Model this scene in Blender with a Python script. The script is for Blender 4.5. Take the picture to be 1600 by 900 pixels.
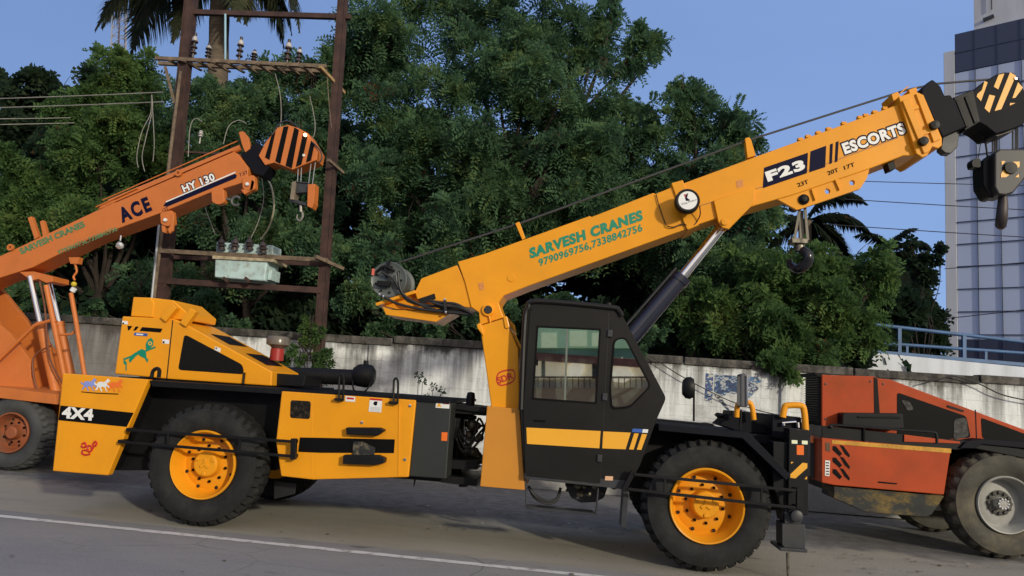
import bpy, bmesh, math, random
import numpy as np
from mathutils import Vector, Matrix
from mathutils.geometry import tessellate_polygon
random.seed(7); rng = np.random.default_rng(7)
SC = bpy.context.scene
for _o in list(bpy.data.objects): bpy.data.objects.remove(_o)

# ------------------------------------------------------------------ camera
FPX = 1155.0
CAM = Vector((4.0858, -8.1452, 1.7785)); YAW, PIT, ROL = -0.09162, 0.13333, 0.06902
_fw = Vector((math.sin(YAW)*math.cos(PIT), math.cos(YAW)*math.cos(PIT), math.sin(PIT)))
_r = Vector((math.cos(YAW), -math.sin(YAW), 0)); _u = _r.cross(_fw)
RT = math.cos(ROL)*_r + math.sin(ROL)*_u; UP = -math.sin(ROL)*_r + math.cos(ROL)*_u; FW = _fw
cd = bpy.data.cameras.new('camera'); cam = bpy.data.objects.new('camera', cd); SC.collection.objects.link(cam)
cd.sensor_width = 36; cd.lens = FPX/1600*36; cd.clip_start = 0.1; cd.clip_end = 3000
m = Matrix.Identity(4)
for i in range(3): m[i][0] = RT[i]; m[i][1] = UP[i]; m[i][2] = -FW[i]; m[i][3] = CAM[i]
cam.matrix_world = m; SC.camera = cam

# ------------------------------------------------------------------ sky + low warm light from the right, behind the viewer
LDIR = Vector((-0.60, 0.75, -0.285)).normalized()          # direction the light travels
EL = math.asin(-LDIR.z); AZ = math.atan2(-LDIR.x, -LDIR.y)
wd = bpy.data.worlds.new('World'); SC.world = wd; wd.use_nodes = True
nt = wd.node_tree; bg = nt.nodes['Background']
sky = nt.nodes.new('ShaderNodeTexSky'); sky.sky_type = 'NISHITA'; sky.sun_disc = False
sky.sun_elevation = EL; sky.sun_rotation = AZ; sky.air_density = 1.0; sky.dust_density = 0.6; sky.ozone_density = 3.0
# dusk sky: even blue away from the set sun, a wide warm glow on the sun's own side
def wn(k, **kw):
    n = nt.nodes.new(k)
    for q, v in kw.items(): setattr(n, q, v)
    return n
tcw = wn('ShaderNodeTexCoord'); dp = wn('ShaderNodeVectorMath', operation='DOT_PRODUCT'); dp.inputs[1].default_value = Vector((-LDIR.x, -LDIR.y, .12)).normalized()
nt.links.new(tcw.outputs['Generated'], dp.inputs[0])
gl = wn('ShaderNodeMapRange', interpolation_type='SMOOTHSTEP'); gl.inputs[1].default_value = -.05; gl.inputs[2].default_value = .95; nt.links.new(dp.outputs['Value'], gl.inputs[0])
mxs = wn('ShaderNodeMix', data_type='RGBA'); mxs.inputs[0].default_value = .88; sxw = wn('ShaderNodeSeparateXYZ'); nt.links.new(tcw.outputs['Generated'], sxw.inputs[0]); grx = wn('ShaderNodeMapRange'); grx.inputs[1].default_value = -.55; grx.inputs[2].default_value = .40; nt.links.new(sxw.outputs[0], grx.inputs[0]); nzw = wn('ShaderNodeTexNoise'); nzw.inputs['Scale'].default_value = 2.2; nzw.inputs['Detail'].default_value = 3; mpw = wn('ShaderNodeMapping'); mpw.inputs['Scale'].default_value = (1, 1, 3.5); nt.links.new(tcw.outputs['Generated'], mpw.inputs[0]); nt.links.new(mpw.outputs[0], nzw.inputs['Vector']); adw = wn('ShaderNodeMath', operation='MULTIPLY_ADD'); adw.inputs[1].default_value = .7; nt.links.new(nzw.outputs['Fac'], adw.inputs[0]); sbw = wn('ShaderNodeMath', operation='SUBTRACT'); sbw.inputs[1].default_value = .35; nt.links.new(grx.outputs[0], sbw.inputs[0]); nt.links.new(sbw.outputs[0], adw.inputs[2]); mxc = wn('ShaderNodeMix', data_type='RGBA'); mxc.inputs[6].default_value = (.56, .88, 1.80, 1); mxc.inputs[7].default_value = (.80, 1.25, 2.40, 1); nt.links.new(adw.outputs[0], mxc.inputs[0]); nt.links.new(mxc.outputs[2], mxs.inputs[7]); nt.links.new(sky.outputs[0], mxs.inputs[6])
mxg = wn('ShaderNodeMix', data_type='RGBA'); mxg.inputs[7].default_value = (3.6, 3.15, 2.75, 1); nt.links.new(gl.outputs[0], mxg.inputs[0]); nt.links.new(mxs.outputs[2], mxg.inputs[6])
nt.links.new(mxg.outputs[2], bg.inputs[0]); bg.inputs[1].default_value = 0.15
sl = bpy.data.lights.new('sun', 'SUN'); sl.energy = 1.28; sl.angle = math.radians(2.5); sl.color = (1.0, 0.92, 0.74)
so = bpy.data.objects.new('sun', sl); SC.collection.objects.link(so)
so.rotation_euler = (-LDIR).to_track_quat('Z', 'Y').to_euler()
vs = SC.view_settings; vs.view_transform = 'Standard'; vs.look = 'None'; vs.exposure = 0.92; vs.gamma = 1.0; vs.use_curve_mapping = False
SC.cycles.max_bounces = 6; SC.cycles.transparent_max_bounces = 12

# ------------------------------------------------------------------ helpers
def ray(px, py): return FW + RT*((px-800)/FPX) - UP*((py-450)/FPX)
def W(px, py, y):                       # a photo direction met with the upright plane at depth y
    d = ray(px, py); return CAM + d*((y-CAM.y)/d.y)
def WZ(px, py, z):
    d = ray(px, py); return CAM + d*((z-CAM.z)/d.z)
def G(px, py): return WZ(px, py, 0.0)
def PL(pts, y): return [W(a, b, y) for a, b in pts]
def sc(y, x=800, py=600):               # metres per photo pixel at depth y
    return (W(x+1, py, y)-W(x, py, y)).length

class MB:
    def __init__(s): s.v = []; s.f = []; s.mi = []; s.sm = []
    def add(s, vs, fs, mi=0, smooth=False):
        n = len(s.v); s.v.extend([tuple(v) for v in vs])
        for f in fs: s.f.append(tuple(i+n for i in f)); s.mi.append(mi); s.sm.append(smooth)
        return s
    def prism(s, pts, dy, mi=0):        # pts on one plane, extruded towards +y
        n = len(pts); pts = [Vector(p) for p in pts]
        d = dy if isinstance(dy, Vector) else Vector((0, dy, 0))
        nx = sum((pts[i].cross(pts[(i+1) % n]) for i in range(n)), Vector())
        if nx.dot(d) > 0: pts = pts[::-1]
        v = pts+[p+d for p in pts]
        f = [tuple(range(n)), tuple(range(2*n-1, n-1, -1))]
        for i in range(n): j = (i+1) % n; f.append((j, i, i+n, j+n))
        return s.add(v, f, mi)
    def plate(s, loops, dy, mi=0):      # outline + holes, thickness dy
        L = [[Vector(p) for p in l] for l in loops]
        tri = tessellate_polygon(L); fl = [p for l in L for p in l]; n = len(fl)
        d = Vector((0, dy, 0)); v = fl+[p+d for p in fl]; f = []
        for t in tri:
            nn = (fl[t[1]]-fl[t[0]]).cross(fl[t[2]]-fl[t[0]])
            t = tuple(t) if nn.y < 0 else tuple(t[::-1])
            f.append(t); f.append(tuple(i+n for i in t[::-1]))
        o = 0
        for l in L:
            k = len(l)
            for i in range(k): a = o+i; b = o+(i+1) % k; f.append((a, b, b+n, a+n))
            o += k
        return s.add(v, f, mi)
    def box(s, c, d, rot=None, mi=0):
        c = Vector(c); v = []
        for x in (-.5, .5):
            for y in (-.5, .5):
                for z in (-.5, .5):
                    p = Vector((x*d[0], y*d[1], z*d[2])); v.append(c+(rot @ p if rot else p))
        return s.add(v, [(0, 1, 3, 2), (4, 6, 7, 5), (0, 4, 5, 1), (2, 3, 7, 6), (0, 2, 6, 4), (1, 5, 7, 3)], mi)
    def tube(s, path, r, n=10, mi=0, cap=True, closed=False):
        P = [Vector(p) for p in path]; k = len(P)
        rr = r if hasattr(r, '__len__') else [r]*k
        v = []; up = None
        for i in range(k):
            if closed: t = P[(i+1) % k]-P[i-1]
            else: t = P[min(i+1, k-1)]-P[max(i-1, 0)]
            t.normalize()
            if up is None:
                up = t.orthogonal().normalized()
            up = (up-t*up.dot(t))
            up = up.normalized() if up.length > 1e-6 else t.orthogonal().normalized()
            w = t.cross(up)
            for j in range(n):
                a = 2*math.pi*j/n; v.append(P[i]+(up*math.cos(a)+w*math.sin(a))*rr[i])
        f = []
        for i in range(k if closed else k-1):
            i2 = (i+1) % k
            for j in range(n): f.append((i*n+j, i*n+(j+1) % n, i2*n+(j+1) % n, i2*n+j))
        s.add(v, f, mi, True)
        if cap and not closed:
            s.add(v[:n][::-1], [tuple(range(n))], mi); s.add(v[-n:], [tuple(range(n))], mi)
        return s
    def bar(s, a, b, w, h, mi=0, up=Vector((0, 0, 1))):   # rectangular bar: w across, h along 'up'
        a = Vector(a); b = Vector(b); t = (b-a).normalized(); u = up-t*up.dot(t)
        u = u.normalized() if u.length > 1e-4 else t.orthogonal().normalized()
        x = t.cross(u); R = Matrix((t, x, u)).transposed()
        return s.box((a+b)/2, ((b-a).length, w, h), R, mi)
    def lathe(s, prof, c, axis=Vector((0, 1, 0)), n=48, mi=0, rf=None, smooth=True, closed=False):
        c = Vector(c); axis = axis.normalized(); u = Vector((1, 0, 0)) if abs(axis.x) < .9 else Vector((0, 0, 1))
        u = (u-axis*u.dot(axis)).normalized(); w = axis.cross(u); v = []; k = len(prof)
        for j in range(n):
            a = 2*math.pi*j/n
            for i, (r, h) in enumerate(prof):
                q = r+(rf(i, j) if rf else 0); v.append(c+axis*h+(u*math.cos(a)+w*math.sin(a))*q)
        f = []
        for j in range(n):
            j2 = (j+1) % n
            for i in range(k-1): f.append((j*k+i, j*k+i+1, j2*k+i+1, j2*k+i))
            if closed: f.append((j*k+k-1, j*k, j2*k, j2*k+k-1))
        return s.add(v, f, mi, smooth)
    def sphere(s, c, r, n=16, mi=0, sz=(1, 1, 1)):
        v = []; c = Vector(c); k = n//2
        for i in range(k+1):
            t = math.pi*i/k
            for j in range(n):
                a = 2*math.pi*j/n; v.append(c+Vector((r*math.sin(t)*math.cos(a)*sz[0], r*math.sin(t)*math.sin(a)*sz[1], r*math.cos(t)*sz[2])))
        f = [(i*n+j, (i+1)*n+j, (i+1)*n+(j+1) % n, i*n+(j+1) % n) for i in range(k) for j in range(n)]
        return s.add(v, f, mi, True)
    def build(s, name, mats, parent=None, bevel=0.0, seg=2):
        me = bpy.data.meshes.new(name); off = Vector((0, 0, 0)); q = parent
        while q is not None: off += q.location; q = q.parent
        me.from_pydata([(a-off.x, b-off.y, c-off.z) for a, b, c in s.v], [], s.f)
        if not isinstance(mats, (list, tuple)): mats = [mats]
        for mt in mats: me.materials.append(mt)
        me.polygons.foreach_set('material_index', s.mi); me.polygons.foreach_set('use_smooth', s.sm); me.update()
        bm = bmesh.new(); bm.from_mesh(me); bmesh.ops.recalc_face_normals(bm, faces=bm.faces[:]); bm.to_mesh(me); bm.free()
        if any(s.sm): me.set_sharp_from_angle(angle=math.radians(38))
        o = bpy.data.objects.new(name, me); SC.collection.objects.link(o)
        if parent is not None: o.parent = parent
        if bevel:
            b = o.modifiers.new('bevel', 'BEVEL'); b.width = bevel; b.segments = seg; b.limit_method = 'ANGLE'; b.angle_limit = math.radians(35)
        return o
def tag(o, label=None, cat=None, group=None, kind=None):
    if label: o['label'] = label
    if cat: o['category'] = cat
    if group: o['group'] = group
    if kind: o['kind'] = kind
    return o
def thing(name, label, cat, loc, group=None):
    o = bpy.data.objects.new(name, None); SC.collection.objects.link(o); o.location = loc; o.empty_display_size = .3
    bpy.context.view_layer.update()
    return tag(o, label, cat, group)
def circ(cx, cy, r, n=20, ry=None): return [(cx+r*math.cos(2*math.pi*i/n), cy+(ry or r)*math.sin(2*math.pi*i/n)) for i in range(n)]
def text_mb(mb, s, A, B, capv, y, mi=0, offset=0.0, shear=0.0, grow=0.0, sp=1.0):
    """letters laid along A->B (photo points on plane y), capital height given in photo pixels"""
    cu = bpy.data.curves.new('t', 'FONT'); cu.body = s; cu.offset = offset; cu.shear = shear; cu.space_character = sp; cu.resolution_u = 4; cu.fill_mode = 'FRONT'
    ob = bpy.data.objects.new('t', cu); SC.collection.objects.link(ob); bpy.context.view_layer.update()
    me = bpy.data.meshes.new_from_object(ob.evaluated_get(bpy.context.evaluated_depsgraph_get()))
    bpy.data.objects.remove(ob); co = [v.co.copy() for v in me.vertices]
    base = bpy.data.curves.new('t2', 'FONT'); 
    x0 = min(c.x for c in co); x1 = max(c.x for c in co); y0 = min(c.y for c in co); y1 = max(c.y for c in co)
    if ',' in s: y0 = 0.0-offset
    a = W(*A, y); b = W(*B, y); u = b-a
    n = Vector((-(B[1]-A[1]), (B[0]-A[0]))).normalized(); n = Vector((n.x, n.y))
    t = W(A[0]-n.x*capv, A[1]-n.y*capv, y)-a
    g = grow
    vv = []
    for c in co:
        fx = (c.x-x0)/(x1-x0); fy = (c.y-y0)/(y1-y0)
        fx = fx*(1+2*g*capv/max(1, math.hypot(B[0]-A[0], B[1]-A[1])))-g*capv/max(1, math.hypot(B[0]-A[0], B[1]-A[1])); fy = fy*(1+2*g)-g
        vv.append(a+u*fx+t*fy)
    mb.add(vv, [tuple(p.vertices) for p in me.polygons], mi)
    bpy.data.meshes.remove(me); bpy.data.curves.remove(cu); bpy.data.curves.remove(base)
def dec(mb, pts, y, mi=0): return mb.add(PL(pts, y), [tuple(range(len(pts)))], mi)
def rounded(pts, r, k=4):
    out = []; n = len(pts)
    for i in range(n):
        p = Vector(pts[i]); a = Vector(pts[i-1]); b = Vector(pts[(i+1) % n])
        da = (a-p); db = (b-p); ra = min(r, da.length*.45); rb = min(r, db.length*.45)
        p1 = p+da.normalized()*ra; p2 = p+db.normalized()*rb
        for t in range(k+1):
            t /= k; out.append(tuple(p1*(1-t)**2+p*2*t*(1-t)+p2*t*t))
    return out
def smooth_path(P, k=6):
    P = [Vector(p) for p in P]; out = []
    for i in range(len(P)-1):
        p0 = P[max(i-1, 0)]; p1 = P[i]; p2 = P[i+1]; p3 = P[min(i+2, len(P)-1)]
        for t in range(k):
            t /= k; out.append(.5*((2*p1)+(p2-p0)*t+(2*p0-5*p1+4*p2-p3)*t*t+(3*p1-p0-3*p2+p3)*t**3))
    out.append(P[-1]); return out

# ------------------------------------------------------------------ materials
def mat(name, col, rough=.5, metal=0.0, var=0.12, scale=3.0, bump=0.0, bscale=60, dirt=0.0, dirtcol=(.11, .09, .065), dscale=1.6, coat=0.0, spec=.5, stretch=(1, 1, 1)):
    mt = bpy.data.materials.new(name); mt.use_nodes = True; N = mt.node_tree.nodes; L = mt.node_tree.links; b = N['Principled BSDF']
    b.inputs['Roughness'].default_value = rough; b.inputs['Metallic'].default_value = metal
    b.inputs['Coat Weight'].default_value = coat; b.inputs['Coat Roughness'].default_value = .12; b.inputs['Specular IOR Level'].default_value = spec
    tc = N.new('ShaderNodeNewGeometry'); mp = N.new('ShaderNodeMapping'); mp.inputs['Scale'].default_value = stretch; L.new(tc.outputs['Position'], mp.inputs['Vector'])
    no = N.new('ShaderNodeTexNoise'); no.inputs['Scale'].default_value = scale; no.inputs['Detail'].default_value = 6; L.new(mp.outputs[0], no.inputs['Vector'])
    rm = N.new('ShaderNodeMapRange'); rm.inputs[3].default_value = 1-var; rm.inputs[4].default_value = 1+var; rm.inputs[1].default_value = .3; rm.inputs[2].default_value = .7
    L.new(no.outputs['Fac'], rm.inputs[0])
    mx = N.new('ShaderNodeMix'); mx.data_type = 'RGBA'; mx.blend_type = 'MULTIPLY'; mx.inputs[0].default_value = 1; mx.inputs[6].default_value = (*col, 1)
    L.new(rm.outputs[0], mx.inputs[7]); out = mx.outputs[2]
    if dirt:
        n2 = N.new('ShaderNodeTexNoise'); n2.inputs['Scale'].default_value = dscale; n2.inputs['Detail'].default_value = 9; n2.inputs['Roughness'].default_value = .68; L.new(mp.outputs[0], n2.inputs['Vector'])
        r2 = N.new('ShaderNodeMapRange'); r2.inputs[1].default_value = .48; r2.inputs[2].default_value = .72; r2.inputs[4].default_value = dirt; L.new(n2.outputs['Fac'], r2.inputs[0])
        m2 = N.new('ShaderNodeMix'); m2.data_type = 'RGBA'; L.new(r2.outputs[0], m2.inputs[0]); L.new(out, m2.inputs[6]); m2.inputs[7].default_value = (*dirtcol, 1); out = m2.outputs[2]
        rr = N.new('ShaderNodeMapRange'); rr.inputs[3].default_value = rough; rr.inputs[4].default_value = min(1, rough+.35); L.new(r2.outputs[0], rr.inputs[0]); L.new(rr.outputs[0], b.inputs['Roughness'])
    L.new(out, b.inputs['Base Color'])
    if bump:
        n3 = N.new('ShaderNodeTexNoise'); n3.inputs['Scale'].default_value = bscale; n3.inputs['Detail'].default_value = 4; L.new(mp.outputs[0], n3.inputs['Vector'])
        bp = N.new('ShaderNodeBump'); bp.inputs['Strength'].default_value = bump; bp.inputs['Distance'].default_value = .02; L.new(n3.outputs['Fac'], bp.inputs['Height']); L.new(bp.outputs[0], b.inputs['Normal'])
    return mt
YEL = mat('yellow_paint', (.80, .325, .012), .36, var=.07, scale=1.2, coat=.06, spec=.25, dirt=.28, dirtcol=(.52, .20, .02), bump=.09, bscale=2.2)
YEL2 = mat('yellow_sticker', (.84, .40, .03), .4, var=.03)
ORL = mat('faded_orange_paint', (.58, .165, .030), .5, var=.12, scale=2.5, dirt=.45, dirtcol=(.26, .085, .025), dscale=2.5)
ORR = mat('worn_red_orange_paint', (.40, .056, .012), .6, spec=.25, var=.14, scale=2.2, dirt=.5, dirtcol=(.25, .075, .03), dscale=3)
BLK = mat('black_paint', (.008, .008, .009), .45, var=.2, scale=4, dirt=.2, dirtcol=(.025, .024, .022), spec=.2)
CABM = mat('cab_black_paint', (.0085, .0076, .007), .42, var=.1, scale=3, dirt=.15, dirtcol=(.03, .028, .025), bump=.02, bscale=3, spec=.3)
DKS = mat('dark_steel', (.028, .030, .036), .45, var=.3, scale=6, dirt=.4, dirtcol=(.07, .06, .045))
NAVY = mat('navy_sticker', (.005, .006, .028), .6, spec=.1, var=.05)
NAVYP = mat('navy_black_paint', (.0045, .005, .009), .6, spec=.15, var=.15, dirt=.15, dirtcol=(.02, .02, .024))
GRN = mat('green_lettering', (.0, .23, .13), .5, var=.05)
GRNF = mat('faded_green_lettering', (.09, .20, .085), .6, var=.3, scale=30)
WHT = mat('white_lettering', (.80, .80, .78), .45, var=.03)
WHTP = mat('white_sticker', (.74, .75, .74), .45, var=.05)
RED = mat('red_lettering', (.50, .02, .015), .45, var=.05)
BLUE = mat('blue_sticker', (.03, .10, .40), .45, var=.1)
LBLUE = mat('pale_blue_sticker', (.22, .27, .62), .5, var=.1)
ORS = mat('orange_sticker', (.80, .16, .02), .35, var=.05)
BLKS = mat('black_sticker', (.004, .004, .0045), .6, spec=.1, var=.05)
RUB = mat('tyre_rubber', (.016, .0165, .017), .78, spec=.25, var=.3, scale=5, dirt=.6, dirtcol=(.06, .055, .047), dscale=3, bump=.15, bscale=70)
RUBD = mat('dusty_tyre_rubber', (.060, .056, .045), .85, var=.3, scale=4, dirt=.85, dirtcol=(.17, .145, .095), dscale=2.5, bump=.2, bscale=60)
RUBW = mat('worn_grey_tyre_rubber', (.045, .047, .050), .8, var=.3, scale=4, dirt=.5, dirtcol=(.11, .105, .095), bump=.2, bscale=60)
CHR = mat('chrome', (.82, .83, .85), .14, metal=1, var=.03)
HOSE = mat('rubber_hose', (.014, .014, .015), .5, var=.2)
GRS = mat('greasy_metal', (.20, .18, .14), .4, metal=.6, var=.6, scale=14, dirt=.7, dirtcol=(.02, .018, .015), dscale=9)
GRYM = mat('grey_wheel_steel', (.33, .33, .31), .5, var=.15, dirt=.6, dirtcol=(.20, .17, .12))
HOLE = mat('dark_recess', (.006, .006, .006), .9, var=.1)
MESHM = mat('dark_mesh_screen', (.006, .006, .006), .7, spec=.15, var=.3, scale=40)
RUST = mat('rusty_brown_steel', (.052, .026, .022), .8, var=.35, scale=5, dirt=.5, dirtcol=(.085, .045, .03), dscale=5)
RUSTL = mat('weathered_wood_steel', (.17, .125, .085), .85, var=.35, scale=8, dirt=.6, dirtcol=(.05, .035, .025), dscale=7)
TRF = mat('pale_blue_transformer_paint', (.46, .62, .62), .55, var=.12, scale=5, dirt=.7, dirtcol=(.19, .13, .08), dscale=6)
CERA = mat('brown_porcelain', (.05, .036, .034), .3, var=.3)
CERW = mat('pale_porcelain', (.42, .40, .38), .35, var=.2)
GALV = mat('galvanised_pipe', (.40, .42, .44), .5, metal=.3, var=.15)
WIRE = mat('weathered_wire', (.26, .25, .22), .7, var=.2)
WIRED = mat('dark_wire', (.02, .022, .028), .7, var=.2)
CABLE = mat('steel_rope', (.045, .043, .042), .55, var=.2)
BLURAIL = mat('blue_rail_paint', (.05, .125, .27), .5, var=.2, dirt=.3, dirtcol=(.1, .09, .08))
CLEAR = mat('lamp_glass', (.75, .76, .76), .1, metal=.6, var=.1)
def glass_mat(name, tint, refl):
    mt = bpy.data.materials.new(name); mt.use_nodes = True; N = mt.node_tree.nodes; L = mt.node_tree.links
    N.remove(N['Principled BSDF']); t = N.new('ShaderNodeBsdfTransparent'); t.inputs[0].default_value = (*tint, 1)
    g = N.new('ShaderNodeBsdfGlossy'); g.inputs['Roughness'].default_value = .015; g.inputs[0].default_value = (1.0, .92, .74, 1)
    mx = N.new('ShaderNodeMixShader'); fr = N.new('ShaderNodeLayerWeight'); fr.inputs[0].default_value = .25
    rm = N.new('ShaderNodeMapRange'); rm.inputs[3].default_value = refl; rm.inputs[4].default_value = 1; L.new(fr.outputs['Fresnel'], rm.inputs[0])
    L.new(rm.outputs[0], mx.inputs[0]); L.new(t.outputs[0], mx.inputs[1]); L.new(g.outputs[0], mx.inputs[2]); L.new(mx.outputs[0], N['Material Output'].inputs[0])
    return mt
GLS = glass_mat('tinted_cab_glass', (.42, .46, .43), .55)
ORW = mat('shaded_orange_rim', (.30, .085, .030), .6, var=.2, dirt=.6, dirtcol=(.10, .06, .04), dscale=4)  # orange darkened: shade on the rim put into the colour, along with dirt
SPLIT = []
def split_loose(o):
    """one object per separate piece"""
    me = o.data; n = len(me.vertices); key = {}; par = list(range(n))
    def fd(i):
        while par[i] != i: par[i] = par[par[i]]; i = par[i]
        return i
    for v in me.vertices:
        k = tuple(round(c, 4) for c in v.co)
        if k in key: par[fd(v.index)] = fd(key[k])
        else: key[k] = v.index
    for p in me.polygons:
        a = fd(p.vertices[0])
        for b in p.vertices[1:]: par[fd(b)] = a
    grp = {}
    for p in me.polygons: grp.setdefault(fd(p.vertices[0]), []).append(p)
    if len(grp) < 2: return
    base = o.name.split('.')[0]
    for ps in list(grp.values()):
        ids = sorted({i for p in ps for i in p.vertices}); mp = {i: k for k, i in enumerate(ids)}
        m2 = bpy.data.meshes.new(base); m2.from_pydata([me.vertices[i].co[:] for i in ids], [], [[mp[i] for i in p.vertices] for p in ps])
        for mt in me.materials: m2.materials.append(mt)
        m2.polygons.foreach_set('material_index', [p.material_index for p in ps]); m2.polygons.foreach_set('use_smooth', [p.use_smooth for p in ps]); m2.update(); m2.set_sharp_from_angle(angle=math.radians(38))
        c = o.copy(); c.data = m2; SC.collection.objects.link(c)
    bpy.data.objects.remove(o)

# ================================================================== SETTING
def node_mat(name):
    mt = bpy.data.materials.new(name); mt.use_nodes = True; return mt, mt.node_tree.nodes, mt.node_tree.links, mt.node_tree.nodes['Principled BSDF']
class NT:
    """tiny node writer"""
    def __init__(s, name): s.mt, s.N, s.L, s.b = node_mat(name); g = s.N.new('ShaderNodeNewGeometry'); s.pos = g.outputs['Position']; s.nrm = g.outputs['Normal']; s.isl = g.outputs['Random Per Island']
    def map(s, sc): n = s.N.new('ShaderNodeMapping'); n.inputs['Scale'].default_value = sc; s.L.new(s.pos, n.inputs[0]); return n.outputs[0]
    def noise(s, scale, sc=(1, 1, 1), detail=6, rough=.55, off=None):
        n = s.N.new('ShaderNodeTexNoise'); n.inputs['Scale'].default_value = scale; n.inputs['Detail'].default_value = detail; n.inputs['Roughness'].default_value = rough
        s.L.new(s.map(sc), n.inputs['Vector']); return n.outputs['Fac']
    def rng(s, x, a, b, c=0., d=1.):
        n = s.N.new('ShaderNodeMapRange'); n.inputs[1].default_value = a; n.inputs[2].default_value = b; n.inputs[3].default_value = c; n.inputs[4].default_value = d; s.L.new(x, n.inputs[0]); return n.outputs[0]
    def mix(s, f, a, b, mode='MIX'):
        n = s.N.new('ShaderNodeMix'); n.data_type = 'RGBA'; n.blend_type = mode
        for i, v in ((0, f), (6, a), (7, b)):
            if isinstance(v, (int, float)): n.inputs[i].default_value = v if i == 0 else (v, v, v, 1)
            elif isinstance(v, tuple): n.inputs[i].default_value = (*v, 1)
            else: s.L.new(v, n.inputs[i])
        return n.outputs[2]
    def math(s, op, a, b):
        n = s.N.new('ShaderNodeMath'); n.operation = op
        for i, v in ((0, a), (1, b)):
            if isinstance(v, (int, float)): n.inputs[i].default_value = v
            else: s.L.new(v, n.inputs[i])
        return n.outputs[0]
    def xyz(s): n = s.N.new('ShaderNodeSeparateXYZ'); s.L.new(s.pos, n.inputs[0]); return n.outputs
    def out(s, col, rough=None, bump=None, bstr=.3, dist=.02):
        s.L.new(col, s.b.inputs['Base Color'])
        if rough is not None:
            if isinstance(rough, (int, float)): s.b.inputs['Roughness'].default_value = rough
            else: s.L.new(rough, s.b.inputs['Roughness'])
        if bump is not None:
            n = s.N.new('ShaderNodeBump'); n.inputs['Strength'].default_value = bstr; n.inputs['Distance'].default_value = dist; s.L.new(bump, n.inputs['Height']); s.L.new(n.outputs[0], s.b.inputs['Normal'])
        return s.mt

# ---- ground
t = NT('dry_earth'); GROUNDM = t.out(t.mix(t.noise(.6), (.10, .085, .06), (.17, .15, .11)), .95, t.noise(9, detail=8), .5)
t = NT('asphalt')
c = t.mix(t.rng(t.noise(.35, (1, 2.2, 1)), .35, .65), (.165, .168, .175), (.225, .222, .215))
c = t.mix(t.rng(t.noise(2.2, (.5, 2, 1), 9, .7), .52, .75, 0, .45), c, (.085, .085, .085))
sp = t.noise(120, detail=3); c = t.mix(t.rng(sp, .35, .68, 0, .55), c, (.33, .325, .31))
stn = t.rng(t.noise(.9, (.8, 2.0, 1), 3, .5), .69, .74, 0, .6); c = t.mix(stn, c, (.035, .034, .033))
vz = t.N.new('ShaderNodeTexVoronoi'); vz.feature = 'DISTANCE_TO_EDGE'; vz.inputs['Scale'].default_value = .55; dz_ = t.N.new('ShaderNodeMix'); dz_.data_type = 'RGBA'; dz_.inputs[0].default_value = .12; t.L.new(t.pos, dz_.inputs[6]); nz_ = t.N.new('ShaderNodeTexNoise'); nz_.inputs['Scale'].default_value = 2.5; nz_.inputs['Detail'].default_value = 8; t.L.new(t.pos, nz_.inputs['Vector']); t.L.new(nz_.outputs['Color'], dz_.inputs[7]); t.L.new(dz_.outputs[2], vz.inputs['Vector'])
c = t.mix(t.math('MULTIPLY', t.rng(vz.outputs['Distance'], .0, .006, .55, 0), t.rng(t.noise(.45), .5, .6)), c, (.06, .06, .06))
ASPH = t.out(c, t.rng(t.noise(3), .3, .7, .72, .95), t.noise(90, detail=5), .35, .012)
t = NT('dusty_shoulder')
c = t.mix(t.rng(t.noise(.5, (1, 1.6, 1)), .3, .7), (.25, .233, .19), (.325, .302, .245))
c = t.mix(t.rng(t.noise(1.3, (.6, 2.0, 1), 9, .68), .5, .72, 0, .6), c, (.185, .178, .155))
c = t.mix(t.rng(t.noise(150, detail=2), .4, .7, 0, .5), c, (.38, .355, .30))
c = t.mix(t.rng(t.noise(1.7, (.8, 1.8, 1), 3, .5), .68, .74, 0, .6), c, (.07, .065, .055))
c = t.mix(t.rng(t.noise(1.1, (.5, 1.5, 1), 2), .62, .70, 0, .3), c, (.14, .13, .11))
Xs = t.xyz(); sy = t.math('ADD', Xs[1], t.math('MULTIPLY', t.math('SUBTRACT', t.noise(.9, (1, 1, 1), 7, .65), .5), 2.4)); c = t.mix(t.rng(sy, 1.9, 2.35, 0, .85), c, t.mix(t.rng(t.noise(5, detail=8), .4, .65), (.085, .082, .085), (.15, .145, .145)))  # darker soil past the crane, with the crane's shade put into its colour
SHLD = t.out(c, .95, t.noise(70, detail=6), .5, .015)
g = MB(); S = 900; g.add([(-S, -S, -.02), (S, -S, -.02), (S, S, -.02), (-S, S, -.02)], [(0, 1, 2, 3)]); tag(g.build('ground', GROUNDM), kind='structure')
LA, LB = G(0, 806), G(930, 900)
ldir = (LB-LA).normalized(); lper = Vector((-ldir.y, ldir.x, 0))
def strip(a, b, x0, x1, z, n=1): # strip between offsets a..b from the white line
    P = [LA+ldir*x0+lper*a, LA+ldir*x1+lper*a, LA+ldir*x1+lper*b, LA+ldir*x0+lper*b]; return [(p.x, p.y, z) for p in P]
g = MB(); g.add(strip(-9.5, .30, -80, 80, -.004), [(0, 1, 2, 3)]); tag(g.build('road', ASPH), kind='structure')
g = MB(); g.add(strip(.30, 6.1, -80, 80, -.0045), [(0, 1, 2, 3)]); tag(g.build('road_shoulder', SHLD), kind='structure')
t = NT('worn_road_paint'); c = t.mix(t.rng(t.noise(6, detail=9, rough=.7), .50, .66, 0, .8), (.62, .62, .60), (.20, .195, .18)); LINEM = t.out(c, .8)
g = MB(); N_ = 260
vv = []; 
for i in range(N_+1):
    x = -14+28*i/N_; w = .055
    for sgn in (-1, 1):
        p = LA+ldir*x+lper*(sgn*w+random.uniform(-.008, .008)); vv.append((p.x, p.y, .0))
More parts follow.
